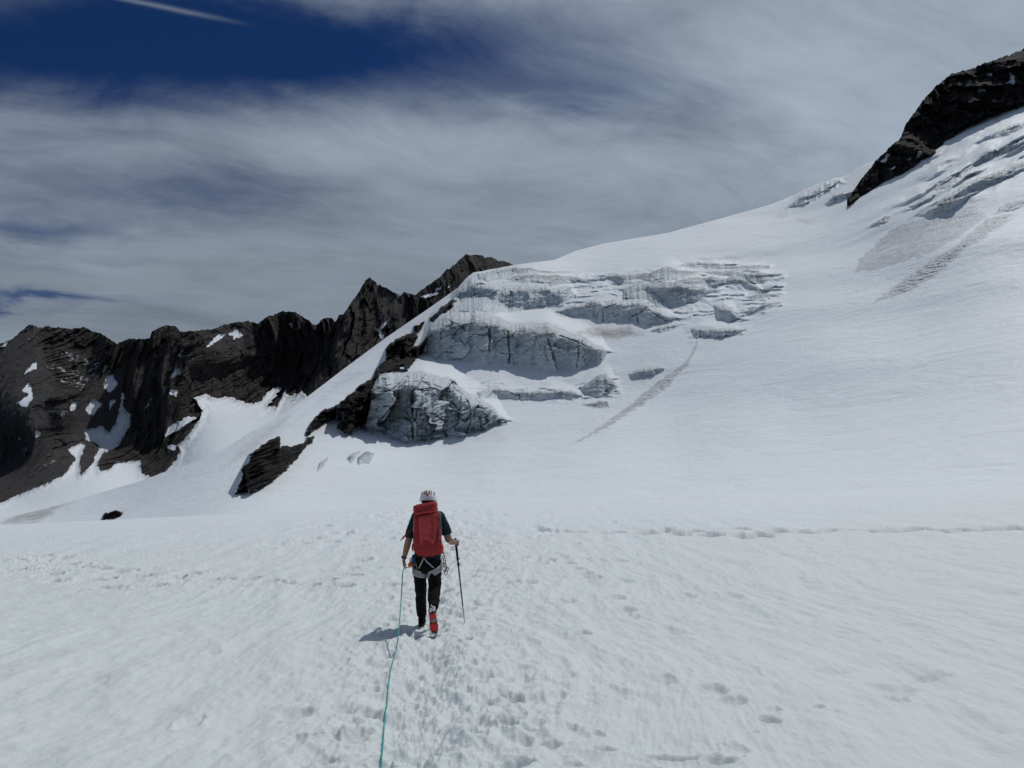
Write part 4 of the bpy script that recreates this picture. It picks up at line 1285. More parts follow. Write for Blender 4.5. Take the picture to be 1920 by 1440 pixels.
TOPK = Z([(900, 330), (1000, 262), (1060, 220), (1100, 190), (1140, 150), (1180, 125), (1210, 95), (1240, 68)], *zm) + Z([(230, 42), (290, 50), (360, 45), (400, 68), (450, 68), (500, 85), (540, 112), (575, 110), (630, 122), (690, 155), (800, 230)], *zc)
build_range('rocky_peak', 'small dark rocky peak rising behind the upper left ice wall', np.arange(742, 985, 1.2), 110, lambda u: interp(TOP1, u) + 40,
            lambda u: interp(TOPK, u), rbf([(740, 640, 1050), (985, 560, 1050), (740, 580, 1200), (870, 475, 1300), (985, 510, 1250), (860, 560, 1150)]), None, ROCK, 26.0, 90.0, 8.1,
            [[(786, 557), (812, 551), (822, 545), (820, 553), (796, 560)], [(815, 545), (829, 536), (826, 543)], [(835, 541), (845, 534), (842, 540)]], None, 1.6)

BOT6 = [(1585, 378)] + Z([(565, 818), (690, 742), (740, 722), (820, 672), (900, 622), (1010, 577), (990, 512), (1060, 472), (1170, 432), (1178, 407), (1240, 407), (1387, 372)], *zf) + [(2330, 60)]
BOT6 = [(1585, 384), (1612, 368), (1637, 352), (1659, 338), (1678, 330), (1707, 312), (1737, 293), (1760, 284), (1775, 277), (1781, 262), (1790, 244), (1800, 236), (1838, 222), (1845, 212), (1865, 213), (1920, 199), (2330, 40)]
TOP6 = [(1585, 376), (1606, 350)] + Z([(600, 700), (640, 650), (720, 570), (770, 530), (790, 470), (840, 400), (880, 340), (960, 260), (1030, 205), (1100, 190), (1140, 180), (1230, 140), (1300, 120), (1387, 85)], *zf) + [(2000, 60), (2150, 30), (2330, -60)]


def ln6(u, v):
    vs = interp([(1560, 400), (1612, 366), (1700, 316), (1800, 252), (1860, 222), (1920, 198), (2330, 40)], u)
    vb = interp(BOT6, u)
    L0 = LN1(u, vs) - 0.012

    def te(q):
        X, Y, Zd = wdir(u, q)
        return Zd / np.hypot(X, Y)
    d = te(v) - te(vb)
    return L0 + np.where(d > 0, d / (math.tan(math.radians(58)) - 0.5), -d * 4.0)


build_range('rock_peak', 'black rock peak rising out of the snow in the upper right corner', np.arange(1588, 2321, 1.4), 150, lambda u: interp(BOT6, u) + 16,
            lambda u: interp(TOP6, u), ln6, None, ROCK_NEAR, 14.0, 60.0, 5.7,
            [Z(p, *zf) for p in [[(1305, 195), (1338, 225), (1338, 262), (1292, 255), (1318, 240)], [(1108, 235), (1128, 268), (1100, 266)], [(1148, 285), (1197, 288), (1192, 302), (1155, 298)], [(1010, 282), (1020, 292), (998, 302)],
                                 [(716, 598), (700, 640), (680, 658), (668, 650), (690, 625)], [(715, 690), (745, 668), (735, 690)], [(850, 615), (868, 600), (880, 612), (845, 632)], [(800, 640), (822, 628), (812, 650)], [(1195, 210), (1225, 205), (1222, 222)]]], None, 2.0, fm=3.0)


# ------------------------------------------------------------------ people and gear
def W(u, v, y):
    """the point at forward distance y behind a photograph pixel"""
    X, Y, Zd = wdir(u, v)
    t = y / float(Y)
    return Vector((t * float(X), y, CAMZ + t * float(Zd)))


def px(n, y=9.7):
    return n * y / F


def thing(name, label, cat, loc, group=None):
    o = bpy.data.objects.new(name, None)
    o.location = loc
    o.empty_display_size = 0.1
    put(o)
    return tag(o, label, cat, group)


class Shape:
    """closed solids collected in one mesh; world coordinates in, object coordinates out"""
    def __init__(s):
        s.v, s.f = [], []

    def ring(s, c, a, b, n):
        i0 = len(s.v)
        for k in range(n):
            t = 2 * math.pi * k / n
            s.v.append(c + a * math.cos(t) + b * math.sin(t))
        return list(range(i0, i0 + n))

    def bridge(s, r0, r1):
        n = len(r0)
        for k in range(n):
            s.f.append((r0[k], r0[(k + 1) % n], r1[(k + 1) % n], r1[k]))

    def tube(s, pts, rad, n=10, ref=(0, 1, 0), caps=True, closed=False):
        pts = [Vector(p) for p in pts]
        rad = [r if isinstance(r, tuple) else (r, r) for r in (rad if isinstance(rad, list) else [rad] * len(pts))]
        ref = Vector(ref)
        rings = []
        m = len(pts)
        for k, p in enumerate(pts):
            if closed:
                d = pts[(k + 1) % m] - pts[k - 1]
            else:
                d = pts[min(k + 1, m - 1)] - pts[max(k - 1, 0)]
            d.normalize()
            b = ref - d * ref.dot(d)
            if b.length < 1e-3:
                b = Vector((1, 0, 0)) - d * d.x
            b.normalize()
            a = d.cross(b)
            rings.append(s.ring(p, a * rad[k][0], b * rad[k][1], n))
        for r0, r1 in zip(rings, rings[1:]):
            s.bridge(r0, r1)
        if closed:
            s.bridge(rings[-1], rings[0])
        elif caps:
            for r, sg, k in ((rings[0], -1, 0), (rings[-1], 1, m - 1)):
                d = (pts[min(k + 1, m - 1)] - pts[max(k - 1, 0)]).normalized()
                i = len(s.v)
                s.v.append(pts[k] + d * sg * min(rad[k]) * 0.45)
                for q in range(n):
                    e = (r[q], r[(q + 1) % n], i)
                    s.f.append(e[::-1] if sg < 0 else e)
        return s

    def ball(s, c, r, n=14, m=9, rot=None):
        c = Vector(c)
        r = r if isinstance(r, tuple) else (r, r, r)
        q = rot or Matrix.Identity(3)
        i0 = len(s.v)
        for j in range(m + 1):
            t = math.pi * j / m
            for k in range(n):
                a = 2 * math.pi * k / n
                s.v.append(c + q @ Vector((r[0] * math.sin(t) * math.cos(a), r[1] * math.sin(t) * math.sin(a), r[2] * math.cos(t))))
        for j in range(m):
            for k in range(n):
                s.f.append((i0 + j * n + k, i0 + (j + 1) * n + k, i0 + (j + 1) * n + (k + 1) % n, i0 + j * n + (k + 1) % n))
        return s

    def puff(s, outline, y0, bulge, back, rings=5, sq=2.4):
        """cushion: photograph outline at distance y0, domed towards the camera, closed behind"""
        n = len(outline)
        cu = sum(p[0] for p in outline) / n
        cv = sum(p[1] for p in outline) / n
        rs = []

        def ring(k, y):
            i0 = len(s.v)
            for (u, v) in outline:
                p = W(cu + (u - cu) * k, cv + (v - cv) * k, y0)
                s.v.append(Vector((p.x, p.y + (y - y0), p.z)))
            return list(range(i0, i0 + n))
        rs.append(ring(0.90, y0 + back))
        rs.append(ring(0.99, y0 + back * 0.85))
        rs.append(ring(1.0, y0 + back * 0.3))
        for j in range(rings):
            k = 1 - (j / rings) ** 1.5
            rs.append(ring(max(k, 0.12), y0 - bulge * (1 - k ** sq) ** (1 / sq)))
        for r0, r1 in zip(rs, rs[1:]):
            s.bridge(r0, r1)
        s.f.append(tuple(rs[0]))
        s.f.append(tuple(reversed(rs[-1])))
        return s

    def build(s, name, mat, parent=None, voxel=0.0, sub=0, smooth=True, base=None, jit=0.0, org=None):
        if parent is not None:
            b = Vector(parent.location)
            if parent.parent is not None:
                b = b + Vector(parent.parent.location)
        else:
            b = Vector(base or (0, 0, 0))
        o_ = Vector((0, 0, 0))
        me = bpy.data.meshes.new(name)
        me.from_pydata([tuple(v - b) for v in s.v], [], s.f)
        bm = bmesh.new()
        bm.from_mesh(me)
        bmesh.ops.recalc_face_normals(bm, faces=bm.faces)
        bm.to_mesh(me)
        bm.free()
        o = put(bpy.data.objects.new(name, me), parent)
        if parent is None and base is not None:
            o.location = b
        if voxel or sub:
            if voxel:
                r = o.modifiers.new('join', 'REMESH')
                r.mode = 'VOXEL'
                r.voxel_size = voxel
                c = o.modifiers.new('soft', 'SMOOTH')
                c.factor = 0.5
                c.iterations = 4
            if sub:
                q = o.modifiers.new('round', 'SUBSURF')
                q.levels = q.render_levels = sub
            dg = bpy.context.evaluated_depsgraph_get()
            m2 = bpy.data.meshes.new_from_object(o.evaluated_get(dg))
            o.modifiers.clear()
            o.data = m2
            m2.name = name
            me = m2
        if jit:
            n = len(me.vertices)
            co = np.empty(n * 3, np.float32)
            me.vertices.foreach_get('co', co)
            q = co.reshape(-1, 3)
            no = np.empty(n * 3, np.float32)
            me.vertices.foreach_get('normal', no)
            d = fbm3(q[:, 0] / 0.09, q[:, 1] / 0.09, q[:, 2] / 0.06, 3)
            q += no.reshape(-1, 3) * (jit * d)[:, None]
            me.vertices.foreach_set('co', q.ravel())
        me.polygons.foreach_set('use_smooth', np.full(len(me.polygons), smooth, bool))
        me.materials.clear()
        me.materials.append(mat)
        me.update()
        return o


SKIN = mat_plain('skin', (0.29, 0.16, 0.11), 0.55, 0.35, 90, 0.12, bdist=0.001)
NAVY = mat_plain('navy_shirt', (0.014, 0.030, 0.040), 0.85, 0.2, 140, 0.25, 30, 0.006)
BLACK = mat_plain('black_cloth', (0.0065, 0.0065, 0.007), 0.9, 0.15, 120, 0.3, 26, 0.008)
BLACKP = mat_plain('black_plastic', (0.012, 0.012, 0.013), 0.45, 0.4, 60, 0.2)
RED = mat_plain('red_pack_cloth', (0.42, 0.045, 0.048), 0.75, 0.25, 160, 0.12, 24, 0.012)
DRED = mat_plain('dark_red_pack_cloth', (0.30, 0.026, 0.030), 0.78, 0.25, 160, 0.14, 22, 0.014)
CORAL = mat_plain('coral_panel', (0.44, 0.052, 0.045), 0.7, 0.3, 160, 0.1, 24, 0.010)
BRED = mat_plain('bright_red_rubber', (0.62, 0.020, 0.012), 0.5, 0.4, 60, 0.15)
WHITE = mat_plain('white_helmet_shell', (0.80, 0.80, 0.79), 0.35, 0.5, 30, 0.03, bdist=0.0005)
GREYW = mat_plain('grey_white_webbing', (0.62, 0.62, 0.61), 0.8, 0.2, 150, 0.1)
GREY = mat_plain('grey_mesh', (0.33, 0.33, 0.335), 0.85, 0.2, 180, 0.15)
ORANGE = mat_plain('orange_plastic', (0.75, 0.17, 0.02), 0.5, 0.4, 60, 0.15)
YELLOW = mat_plain('yellow_webbing', (0.62, 0.42, 0.06), 0.8, 0.2, 120, 0.15)
OLIVE = mat_plain('olive_metal', (0.20, 0.16, 0.04), 0.4, 0.5, 60, 0.15)
BLUE = mat_plain('blue_webbing', (0.02, 0.07, 0.20), 0.8, 0.2, 120, 0.15)
STEEL = mat_plain('steel', (0.45, 0.45, 0.46), 0.35, 0.5, 80, 0.1, metal=0.9)
TEAL = mat_plain('teal_rope', (0.08, 0.36, 0.36), 0.8, 0.2, 400, 0.3, 400, 0.002)
HAIR = mat_plain('dark_hair', (0.015, 0.012, 0.010), 0.8, 0.2, 80, 0.3)
SNOWY = mat_plain('caked_snow', (0.72, 0.73, 0.74), 0.8, 0.2, 60, 0.25, 60, 0.01)
EYE = mat_plain('eye', (0.5, 0.5, 0.5), 0.3, 0.5, 60, 0.1)


def build_person():
    base = W(801, 1166, 9.7)
    t = thing('person', 'person in navy T-shirt, black trousers and white helmet walking away up the trail', 'person', (base.x, base.y, ground_z(base.x, base.y)))
    # one continuous body: head, neck, trunk, arms, hands
    b = Shape()
    hc = W(803.5, 937, 9.80)
    b.ball(hc, (0.077, 0.098, 0.115))
    b.ball(hc + Vector((0, 0.06, -0.065)), (0.052, 0.055, 0.06))                 # jaw
    b.ball(hc + Vector((0, 0.105, -0.025)), (0.014, 0.025, 0.022))               # nose
    b.ball(hc + Vector((0, 0.092, 0.015)), (0.055, 0.018, 0.014))                # brow
    b.ball(hc + Vector((0, 0.098, -0.068)), (0.025, 0.012, 0.006))               # lips
    for sx in (-1, 1):
        b.ball(hc + Vector((0.08 * sx, -0.005, -0.02)), (0.012, 0.022, 0.034))   # ears
    b.tube([W(803, 944, 9.79), W(802.5, 958, 9.77)], [0.058, 0.062])
    b.tube([W(801.5, 1060, 9.67), W(801.5, 1030, 9.70), W(802, 985, 9.75), W(802, 963, 9.77), W(802.5, 955, 9.77)],
           [(0.15, 0.10), (0.145, 0.095), (0.165, 0.11), (0.14, 0.085), (0.06, 0.06)])
    la = [W(781, 965, 9.76), W(771, 990, 9.745), W(766.5, 1012, 9.74), W(762.5, 1027, 9.765), W(757.8, 1046, 9.80)]
    b.tube(la, [0.055, 0.048, 0.046, 0.045, 0.029])
    ra = [W(822, 966, 9.76), W(834, 990, 9.77), W(841, 1012, 9.78), W(847, 1015.5, 9.90), W(852.5, 1017, 9.99)]
    b.tube(ra, [0.055, 0.050, 0.048, 0.047, 0.032])
    # left hand: palm, four curled fingers, thumb
    lw = la[-1]
    pm = W(757.2, 1056, 9.82)
    b.tube([lw, W(757.3, 1051, 9.81), pm], [(0.026, 0.026), (0.022, 0.036), (0.017, 0.042)], ref=(0, 1, 0))
    for k, (dy, ln) in enumerate(((0.033, 0.9), (0.011, 1.0), (-0.011, 0.95), (-0.032, 0.78))):
        q = pm + Vector((0.0, dy, -0.005))
        b.tube([q, q + Vector((0.004, 0, -0.042 * ln)), q + Vector((0.022, 0, -0.066 * ln)), q + Vector((0.038, 0, -0.055 * ln))], [0.0105, 0.010, 0.009, 0.0075], 8)
    b.tube([W(757.5, 1050, 9.85), W(759.5, 1056, 9.875), W(761.5, 1061, 9.865)], [0.014, 0.012, 0.009], 8)
    # right hand closed round the grip
    rw = ra[-1]
    g0 = W(855.5, 1018, 10.03)
    b.tube([rw, (rw + g0) / 2 + Vector((0.006, 0, 0.008)), g0 + Vector((0.022, -0.005, 0.0))], [(0.032, 0.028), (0.040, 0.026), (0.040, 0.018)], ref=(1, 0, 0))
    for k, (dz, ln) in enumerate(((0.030, 0.95), (0.010, 1.0), (-0.010, 0.95), (-0.030, 0.8))):
        q = g0 + Vector((0.028, 0.0, dz))
        b.tube([q, q + Vector((0.004, 0.034 * ln, -0.002)), q + Vector((-0.022, 0.047 * ln, -0.003)), q + Vector((-0.043, 0.026 * ln, -0.003))], [0.011, 0.0105, 0.0095, 0.008], 8)
    b.tube([g0 + Vector((0.0, -0.03, 0.03)), g0 + Vector((-0.026, 0.0, 0.042)), g0 + Vector((-0.022, 0.03, 0.032))], [0.014, 0.012, 0.010], 8)
    b.build('body', SKIN, t, voxel=0.0055)
    for sx in (-1, 1):
        Shape().ball(hc + Vector((0.031 * sx, 0.088, -0.004)), 0.0125, 10, 7).build('eye', EYE, t)
    Shape().ball(hc + Vector((0, -0.035, -0.02)), (0.083, 0.075, 0.085)).build('hair', HAIR, t)
    # shirt
    s = Shape()
    s.tube([W(801.5, 1052, 9.67), W(801.5, 1035, 9.69), W(801.5, 1010, 9.72), W(802, 985, 9.75), W(802, 968, 9.765), W(802.3, 958, 9.77), W(802.5, 953, 9.775)],
           [(0.178, 0.13), (0.172, 0.125), (0.182, 0.125), (0.198, 0.130), (0.19, 0.115), (0.12, 0.085), (0.068, 0.068)], 20)
    s.ball(W(781.5, 968, 9.76), (0.072, 0.08, 0.07))
    s.ball(W(823.5, 968, 9.76), (0.076, 0.08, 0.07))
    s.tube([W(781, 968, 9.76), W(774.5, 985, 9.75), W(769.5, 1000, 9.743), W(768, 1007.5, 9.74)], [0.070, 0.068, 0.067, 0.068], 14)
    s.tube([W(824, 968, 9.76), W(832, 984, 9.768), W(837, 996, 9.775), W(838.5, 1001.5, 9.778)], [0.074, 0.070, 0.068, 0.069], 14)
    s.build('shirt', NAVY, t, voxel=0.009, jit=0.005)
    # scarf at the neck
    Shape().tube([W(803, 946, 9.785), W(803, 951, 9.78), W(802.8, 956, 9.775)], [(0.083, 0.086), (0.088, 0.088), (0.095, 0.088)], 18).build('neck_scarf', RED, t, sub=1)
    # trousers
    s = Shape()
    s.tube([W(801.5, 1040, 9.68), W(801.5, 1052, 9.67), W(801, 1064, 9.67), W(801, 1073, 9.67)], [(0.165, 0.12), (0.182, 0.135), (0.19, 0.14), (0.16, 0.125)], 20)
    s.tube([W(789, 1060, 9.67), W(787.8, 1078, 9.68), W(788.5, 1095, 9.71), W(789.5, 1110, 9.745), W(789, 1122, 9.77), W(790, 1138, 9.80), W(791.5, 1154, 9.835)],
           [(0.092, 0.105), (0.089, 0.098), (0.082, 0.088), (0.074, 0.082), (0.073, 0.08), (0.068, 0.075), (0.062, 0.07)], 16)
    s.tube([W(813.5, 1060, 9.66), W(815, 1078, 9.62), W(814.8, 1094, 9.57), W(814.5, 1108, 9.53), W(814, 1119, 9.44), W(813, 1131, 9.345), W(813, 1140, 9.28)],
           [(0.094, 0.105), (0.090, 0.098), (0.088, 0.09), (0.083, 0.082), (0.078, 0.078), (0.067, 0.07), (0.06, 0.066)], 16)
    s.build('trousers', BLACK, t, voxel=0.009, jit=0.011)
    # left boot, planted
    bl = W(790.5, 1166, 9.83)
    gz = ground_z(bl.x, bl.y) + 0.0
    bt = Shape()
    bt.tube([W(791.5, 1150, 9.835), Vector((bl.x + 0.005, 9.835, gz + 0.13)), Vector((bl.x, 9.82, gz + 0.06))], [(0.056, 0.066), (0.052, 0.062), (0.046, 0.06)], 14)
    bt.tube([Vector((bl.x, 9.775, gz + 0.045)), Vector((bl.x, 9.85, gz + 0.05)), Vector((bl.x - 0.004, 9.97, gz + 0.045)), Vector((bl.x - 0.008, 10.06, gz + 0.03))], [(0.040, 0.045), (0.046, 0.05), (0.05, 0.042), (0.036, 0.028)], 12, ref=(0, 0, 1))
    lb = bt.build('boot', BLACK, t, voxel=0.008)
    Shape().tube([Vector((bl.x, 9.765, gz + 0.012)), Vector((bl.x, 9.9, gz + 0.012)), Vector((bl.x - 0.005, 10.06, gz + 0.012))], [(0.040, 0.013), (0.044, 0.013), (0.036, 0.013)], 10, ref=(0, 0, 1)).build('sole', BLACKP, lb)
    # right boot, heel lifted, underside turned to the camera
    hl, to = W(810.5, 1148, 9.17), W(815.5, 1188, 9.25)
    ax = (to - hl).normalized()
    nrm = Vector((0.10, -1, -0.06))
    nrm = (nrm - ax * nrm.dot(ax)).normalized()
    sd = ax.cross(nrm).normalized()
    L = (to - hl).length
    bt = Shape()
    up = -nrm
    bt.tube([W(813, 1136, 9.30), hl + up * 0.09 + ax * 0.02, hl + up * 0.05 + ax * 0.05], [(0.056, 0.062), (0.054, 0.06), (0.046, 0.05)], 14)
    bt.tube([hl + up * 0.045, hl + up * 0.05 + ax * 0.08, hl + up * 0.045 + ax * L * 0.62, hl + up * 0.035 + ax * (L + 0.01)], [(0.042, 0.042), (0.046, 0.046), (0.052, 0.04), (0.034, 0.028)], 12, ref=tuple(up))
    rb = bt.build('boot', BLACK, t, voxel=0.008)
    Shape().tube([hl - ax * 0.012 + up * 0.004, hl + ax * L * 0.3 + up * 0.004, hl + ax * L * 0.68 + up * 0.004, hl + ax * L + up * 0.006], [(0.040, 0.012), (0.036, 0.012), (0.050, 0.012), (0.030, 0.011)], 14, ref=tuple(up)).build('sole', BLACKP, rb)

    def plate(c, w, h, name):
        q = Shape()
        pts = []
        for k in range(18):
            a = 2 * math.pi * k / 18
            e = 0.62
            ca, sa = math.cos(a), math.sin(a)
            pts.append(c + sd * (w * math.copysign(abs(ca) ** e, ca)) + ax * (h * math.copysign(abs(sa) ** e, sa)))
        i0 = len(q.v)
        n = len(pts)
        q.v += [p - nrm * 0.002 for p in pts] + [p + nrm * 0.009 for p in pts] + [c + (p - c) * 0.7 + nrm * 0.014 for p in pts]
        q.bridge(list(range(n)), list(range(n, 2 * n)))
        q.bridge(list(range(n, 2 * n)), list(range(2 * n, 3 * n)))
        q.f.append(tuple(range(n)))
        q.f.append(tuple(range(3 * n - 1, 2 * n - 1, -1)))
        q.build(name, BRED, rb)
    plate(hl + ax * 0.045 + nrm * 0.012, 0.040, 0.038, 'crampon_plate')
    plate(hl + ax * (L * 0.66) + nrm * 0.012, 0.050, 0.055, 'crampon_plate')
    fr = Shape()
    for sx in (-1, 1):
        fr.tube([hl + sd * 0.042 * sx + nrm * 0.008, hl + sd * 0.040 * sx + ax * 0.09 + nrm * 0.008, hl + sd * 0.053 * sx + ax * L * 0.62 + nrm * 0.008, hl + sd * 0.034 * sx + ax * (L - 0.01) + nrm * 0.008], 0.005, 6)
        fr.tube([hl + sd * 0.014 * sx + ax * 0.08 + nrm * 0.01, hl + sd * 0.014 * sx + ax * 0.15 + nrm * 0.01], 0.006, 6)
    fr.tube([hl + sd * -0.036 + ax * 0.11 + nrm * 0.012, hl + sd * 0.036 + ax * 0.11 + nrm * 0.012], 0.005, 6)
    fr.tube([hl + sd * -0.044 + ax * 0.15 + nrm * 0.012, hl + sd * 0.044 + ax * 0.15 + nrm * 0.012], 0.005, 6)
    fr.build('crampon_frame', STEEL, rb)
    for a, sx in ((0.02, -1), (0.02, 1), (0.09, -1), (0.09, 1), (L * 0.5, -1), (L * 0.5, 1), (L * 0.78, -1), (L * 0.78, 1), (L + 0.005, -0.6), (L + 0.005, 0.6)):
        c = hl + ax * a + sd * (0.046 if L * 0.4 < a < L * 0.9 else 0.036) * sx + nrm * 0.006
        Shape().tube([c, c + nrm * 0.016 + ax * 0.003, c + nrm * 0.030 + ax * 0.006], [0.006, 0.0045, 0.001], 6).build('crampon_spike', STEEL, rb)
    sn = Shape()
    rg = np.random.RandomState(2)
    for k in range(26):
        c = hl + up * rg.uniform(0.0, 0.03) - ax * rg.uniform(-0.03, 0.085) + sd * rg.uniform(-0.036, 0.030)
        sn.ball(c, float(rg.uniform(0.010, 0.022)), 7, 5)
    for k in range(30):
        c = hl + ax * (L * rg.uniform(0.3, 1.08)) + nrm * rg.uniform(0.004, 0.016) + sd * rg.uniform(-0.055, 0.055)
        sn.ball(c, float(rg.uniform(0.003, 0.008)), 6, 4)
    tag(sn.build('caked_snow', SNOWY, rb, smooth=False, jit=0.006), kind='stuff')
    # watch
    d = (la[-2] - la[-1]).normalized()
    wc = la[-1] + d * 0.012
    wt = Shape().tube([wc - d * 0.011, wc + d * 0.011], [(0.0345, 0.0345)] * 2, 14).build('watch', BLACKP, t)
    Shape().ball(wc + Vector((-0.033, -0.004, 0)), (0.008, 0.021, 0.021), 10, 6).build('watch_case', BLACKP, wt)
    # helmet: shell with slots, dark rim, red rear clip, strap
    hs = Shape()
    n, m = 28, 12
    rows = []
    hcc = W(803.5, 939.5, 9.815)
    for j in range(m + 1):
        th = (math.pi / 2) * j / m
        row = []
        for k in range(n):
            a = 2 * math.pi * k / n
            cz = math.sin(th)
            r = math.cos(th) ** 0.80 if th < math.pi / 2 else 0.0
            dip = (1 - cz) * (-0.028 * max(0, math.cos(2 * a)) + 0.004) * (1.0 if math.sin(a) < 0 else 0.4)
            rib = 1 + 0.014 * math.cos(6 * a) * math.sin(2 * th)
            row.append(len(hs.v))
            hs.v.append(hcc + Vector((0.124 * r * rib * math.cos(a), 0.150 * r * rib * math.sin(a), 0.150 * cz + dip)))
        rows.append(row)
    for r0, r1 in zip(rows, rows[1:]):
        hs.bridge(r0, r1)
    inner = []
    for v in [hs.v[i] for i in rows[0]]:
        inner.append(len(hs.v))
        hs.v.append(hcc + (v - hcc) * 0.86 + Vector((0, 0, 0.012)))
    hs.bridge(inner, rows[0])
    i = len(hs.v)
    hs.v.append(hcc + Vector((0, 0, 0.11)))
    for k in range(n):
        hs.f.append((inner[(k + 1) % n], inner[k], i))
    hm = hs.build('helmet', WHITE, t, sub=1)

    def onshell(a, th, k=1.0):
        r = math.cos(th) ** 0.80
        return hcc + Vector((0.124 * r * math.cos(a), 0.150 * r * math.sin(a), 0.150 * math.sin(th))) * k
    for a0, a1, t0, t1 in ((-1.98, -2.25, 0.62, 1.12), (-1.16, -0.89, 0.62, 1.12), (-1.80, -1.95, 0.70, 1.22), (-1.34, -1.19, 0.70, 1.22), (-2.45, -2.75, 0.55, 0.98), (-0.69, -0.39, 0.55, 0.98)):
        pts = [onshell(a0 + (a1 - a0) * q, t0 + (t1 - t0) * q, 1.0) for q in (0, 0.35, 0.7, 1)]
        Shape().tube(pts, [(0.005, 0.004), (0.0085, 0.005), (0.0085, 0.005), (0.005, 0.004)], 8, ref=(0, -1, 0.5)).build('vent', BLACKP, hm)
    Shape().ball(onshell(-math.pi / 2, 0.56, 1.02), (0.013, 0.008, 0.02), 10, 7).build('rear_clip', BRED, hm)
    for a0, a1 in ((-1.68, -1.80), (-1.46, -1.34)):
        Shape().tube([onshell(a0, 0.6, 1.005), onshell(a0, 0.85, 1.005), onshell(a1, 1.15, 1.005)], 0.0035, 6).build('red_stripe', BRED, hm)
    for sx in (-1, 1):
        Shape().tube([hcc + Vector((0.098 * sx, 0.02, 0.0)), hc + Vector((0.084 * sx, 0.03, -0.06)), hc + Vector((0.03 * sx, 0.06, -0.125))], (0.008, 0.002), 6).build('chin_strap', BLACKP, hm)
    # harness
    hn = Shape().tube([W(801.5, 1037, 9.68), W(801.5, 1044, 9.675)], [(0.178, 0.134), (0.184, 0.138)], 24, caps=False).build('harness', BLACKP, t)
    for pts in ([(794.2, 1045), (791.5, 1053), (785, 1066)], [(794.2, 1045), (800, 1053), (813.5, 1065)]):
        Shape().tube([W(u, v, 9.53 if v < 1050 else (9.515 if v < 1060 else 9.545)) for u, v in pts], [(0.006, 0.004)] * 3, 8).build('harness_strap', GREYW, hn)
    for (cu, cv, yy, rx, ry, tilt) in ((788.2, 1071.0, 9.675, 0.103, 0.117, -0.02), (815, 1068.5, 9.645, 0.104, 0.117, 0.055)):
        c = W(cu, cv, yy)
        pts = []
        for k in range(24):
            a = 2 * math.pi * k / 24
            pts.append(c + Vector((rx * math.cos(a), ry * math.sin(a), tilt * math.cos(a) - 0.016 * math.sin(a) * 0 + 0.03 * math.sin(a))))
        Shape().tube(pts, [(0.038, 0.005)] * 24 if False else [(0.005, 0.036)] * 24, 8, ref=(0, 0, 1), closed=True).build('leg_loop', GREY, hn)
        for dz in (-0.036, 0.036):
            Shape().tube([p + Vector((0, -0.002, dz)) for p in pts], [(0.006, 0.005)] * 24, 6, ref=(0, 0, 1), closed=True).build('edge_tape', GREYW, hn)
    return t


build_person()


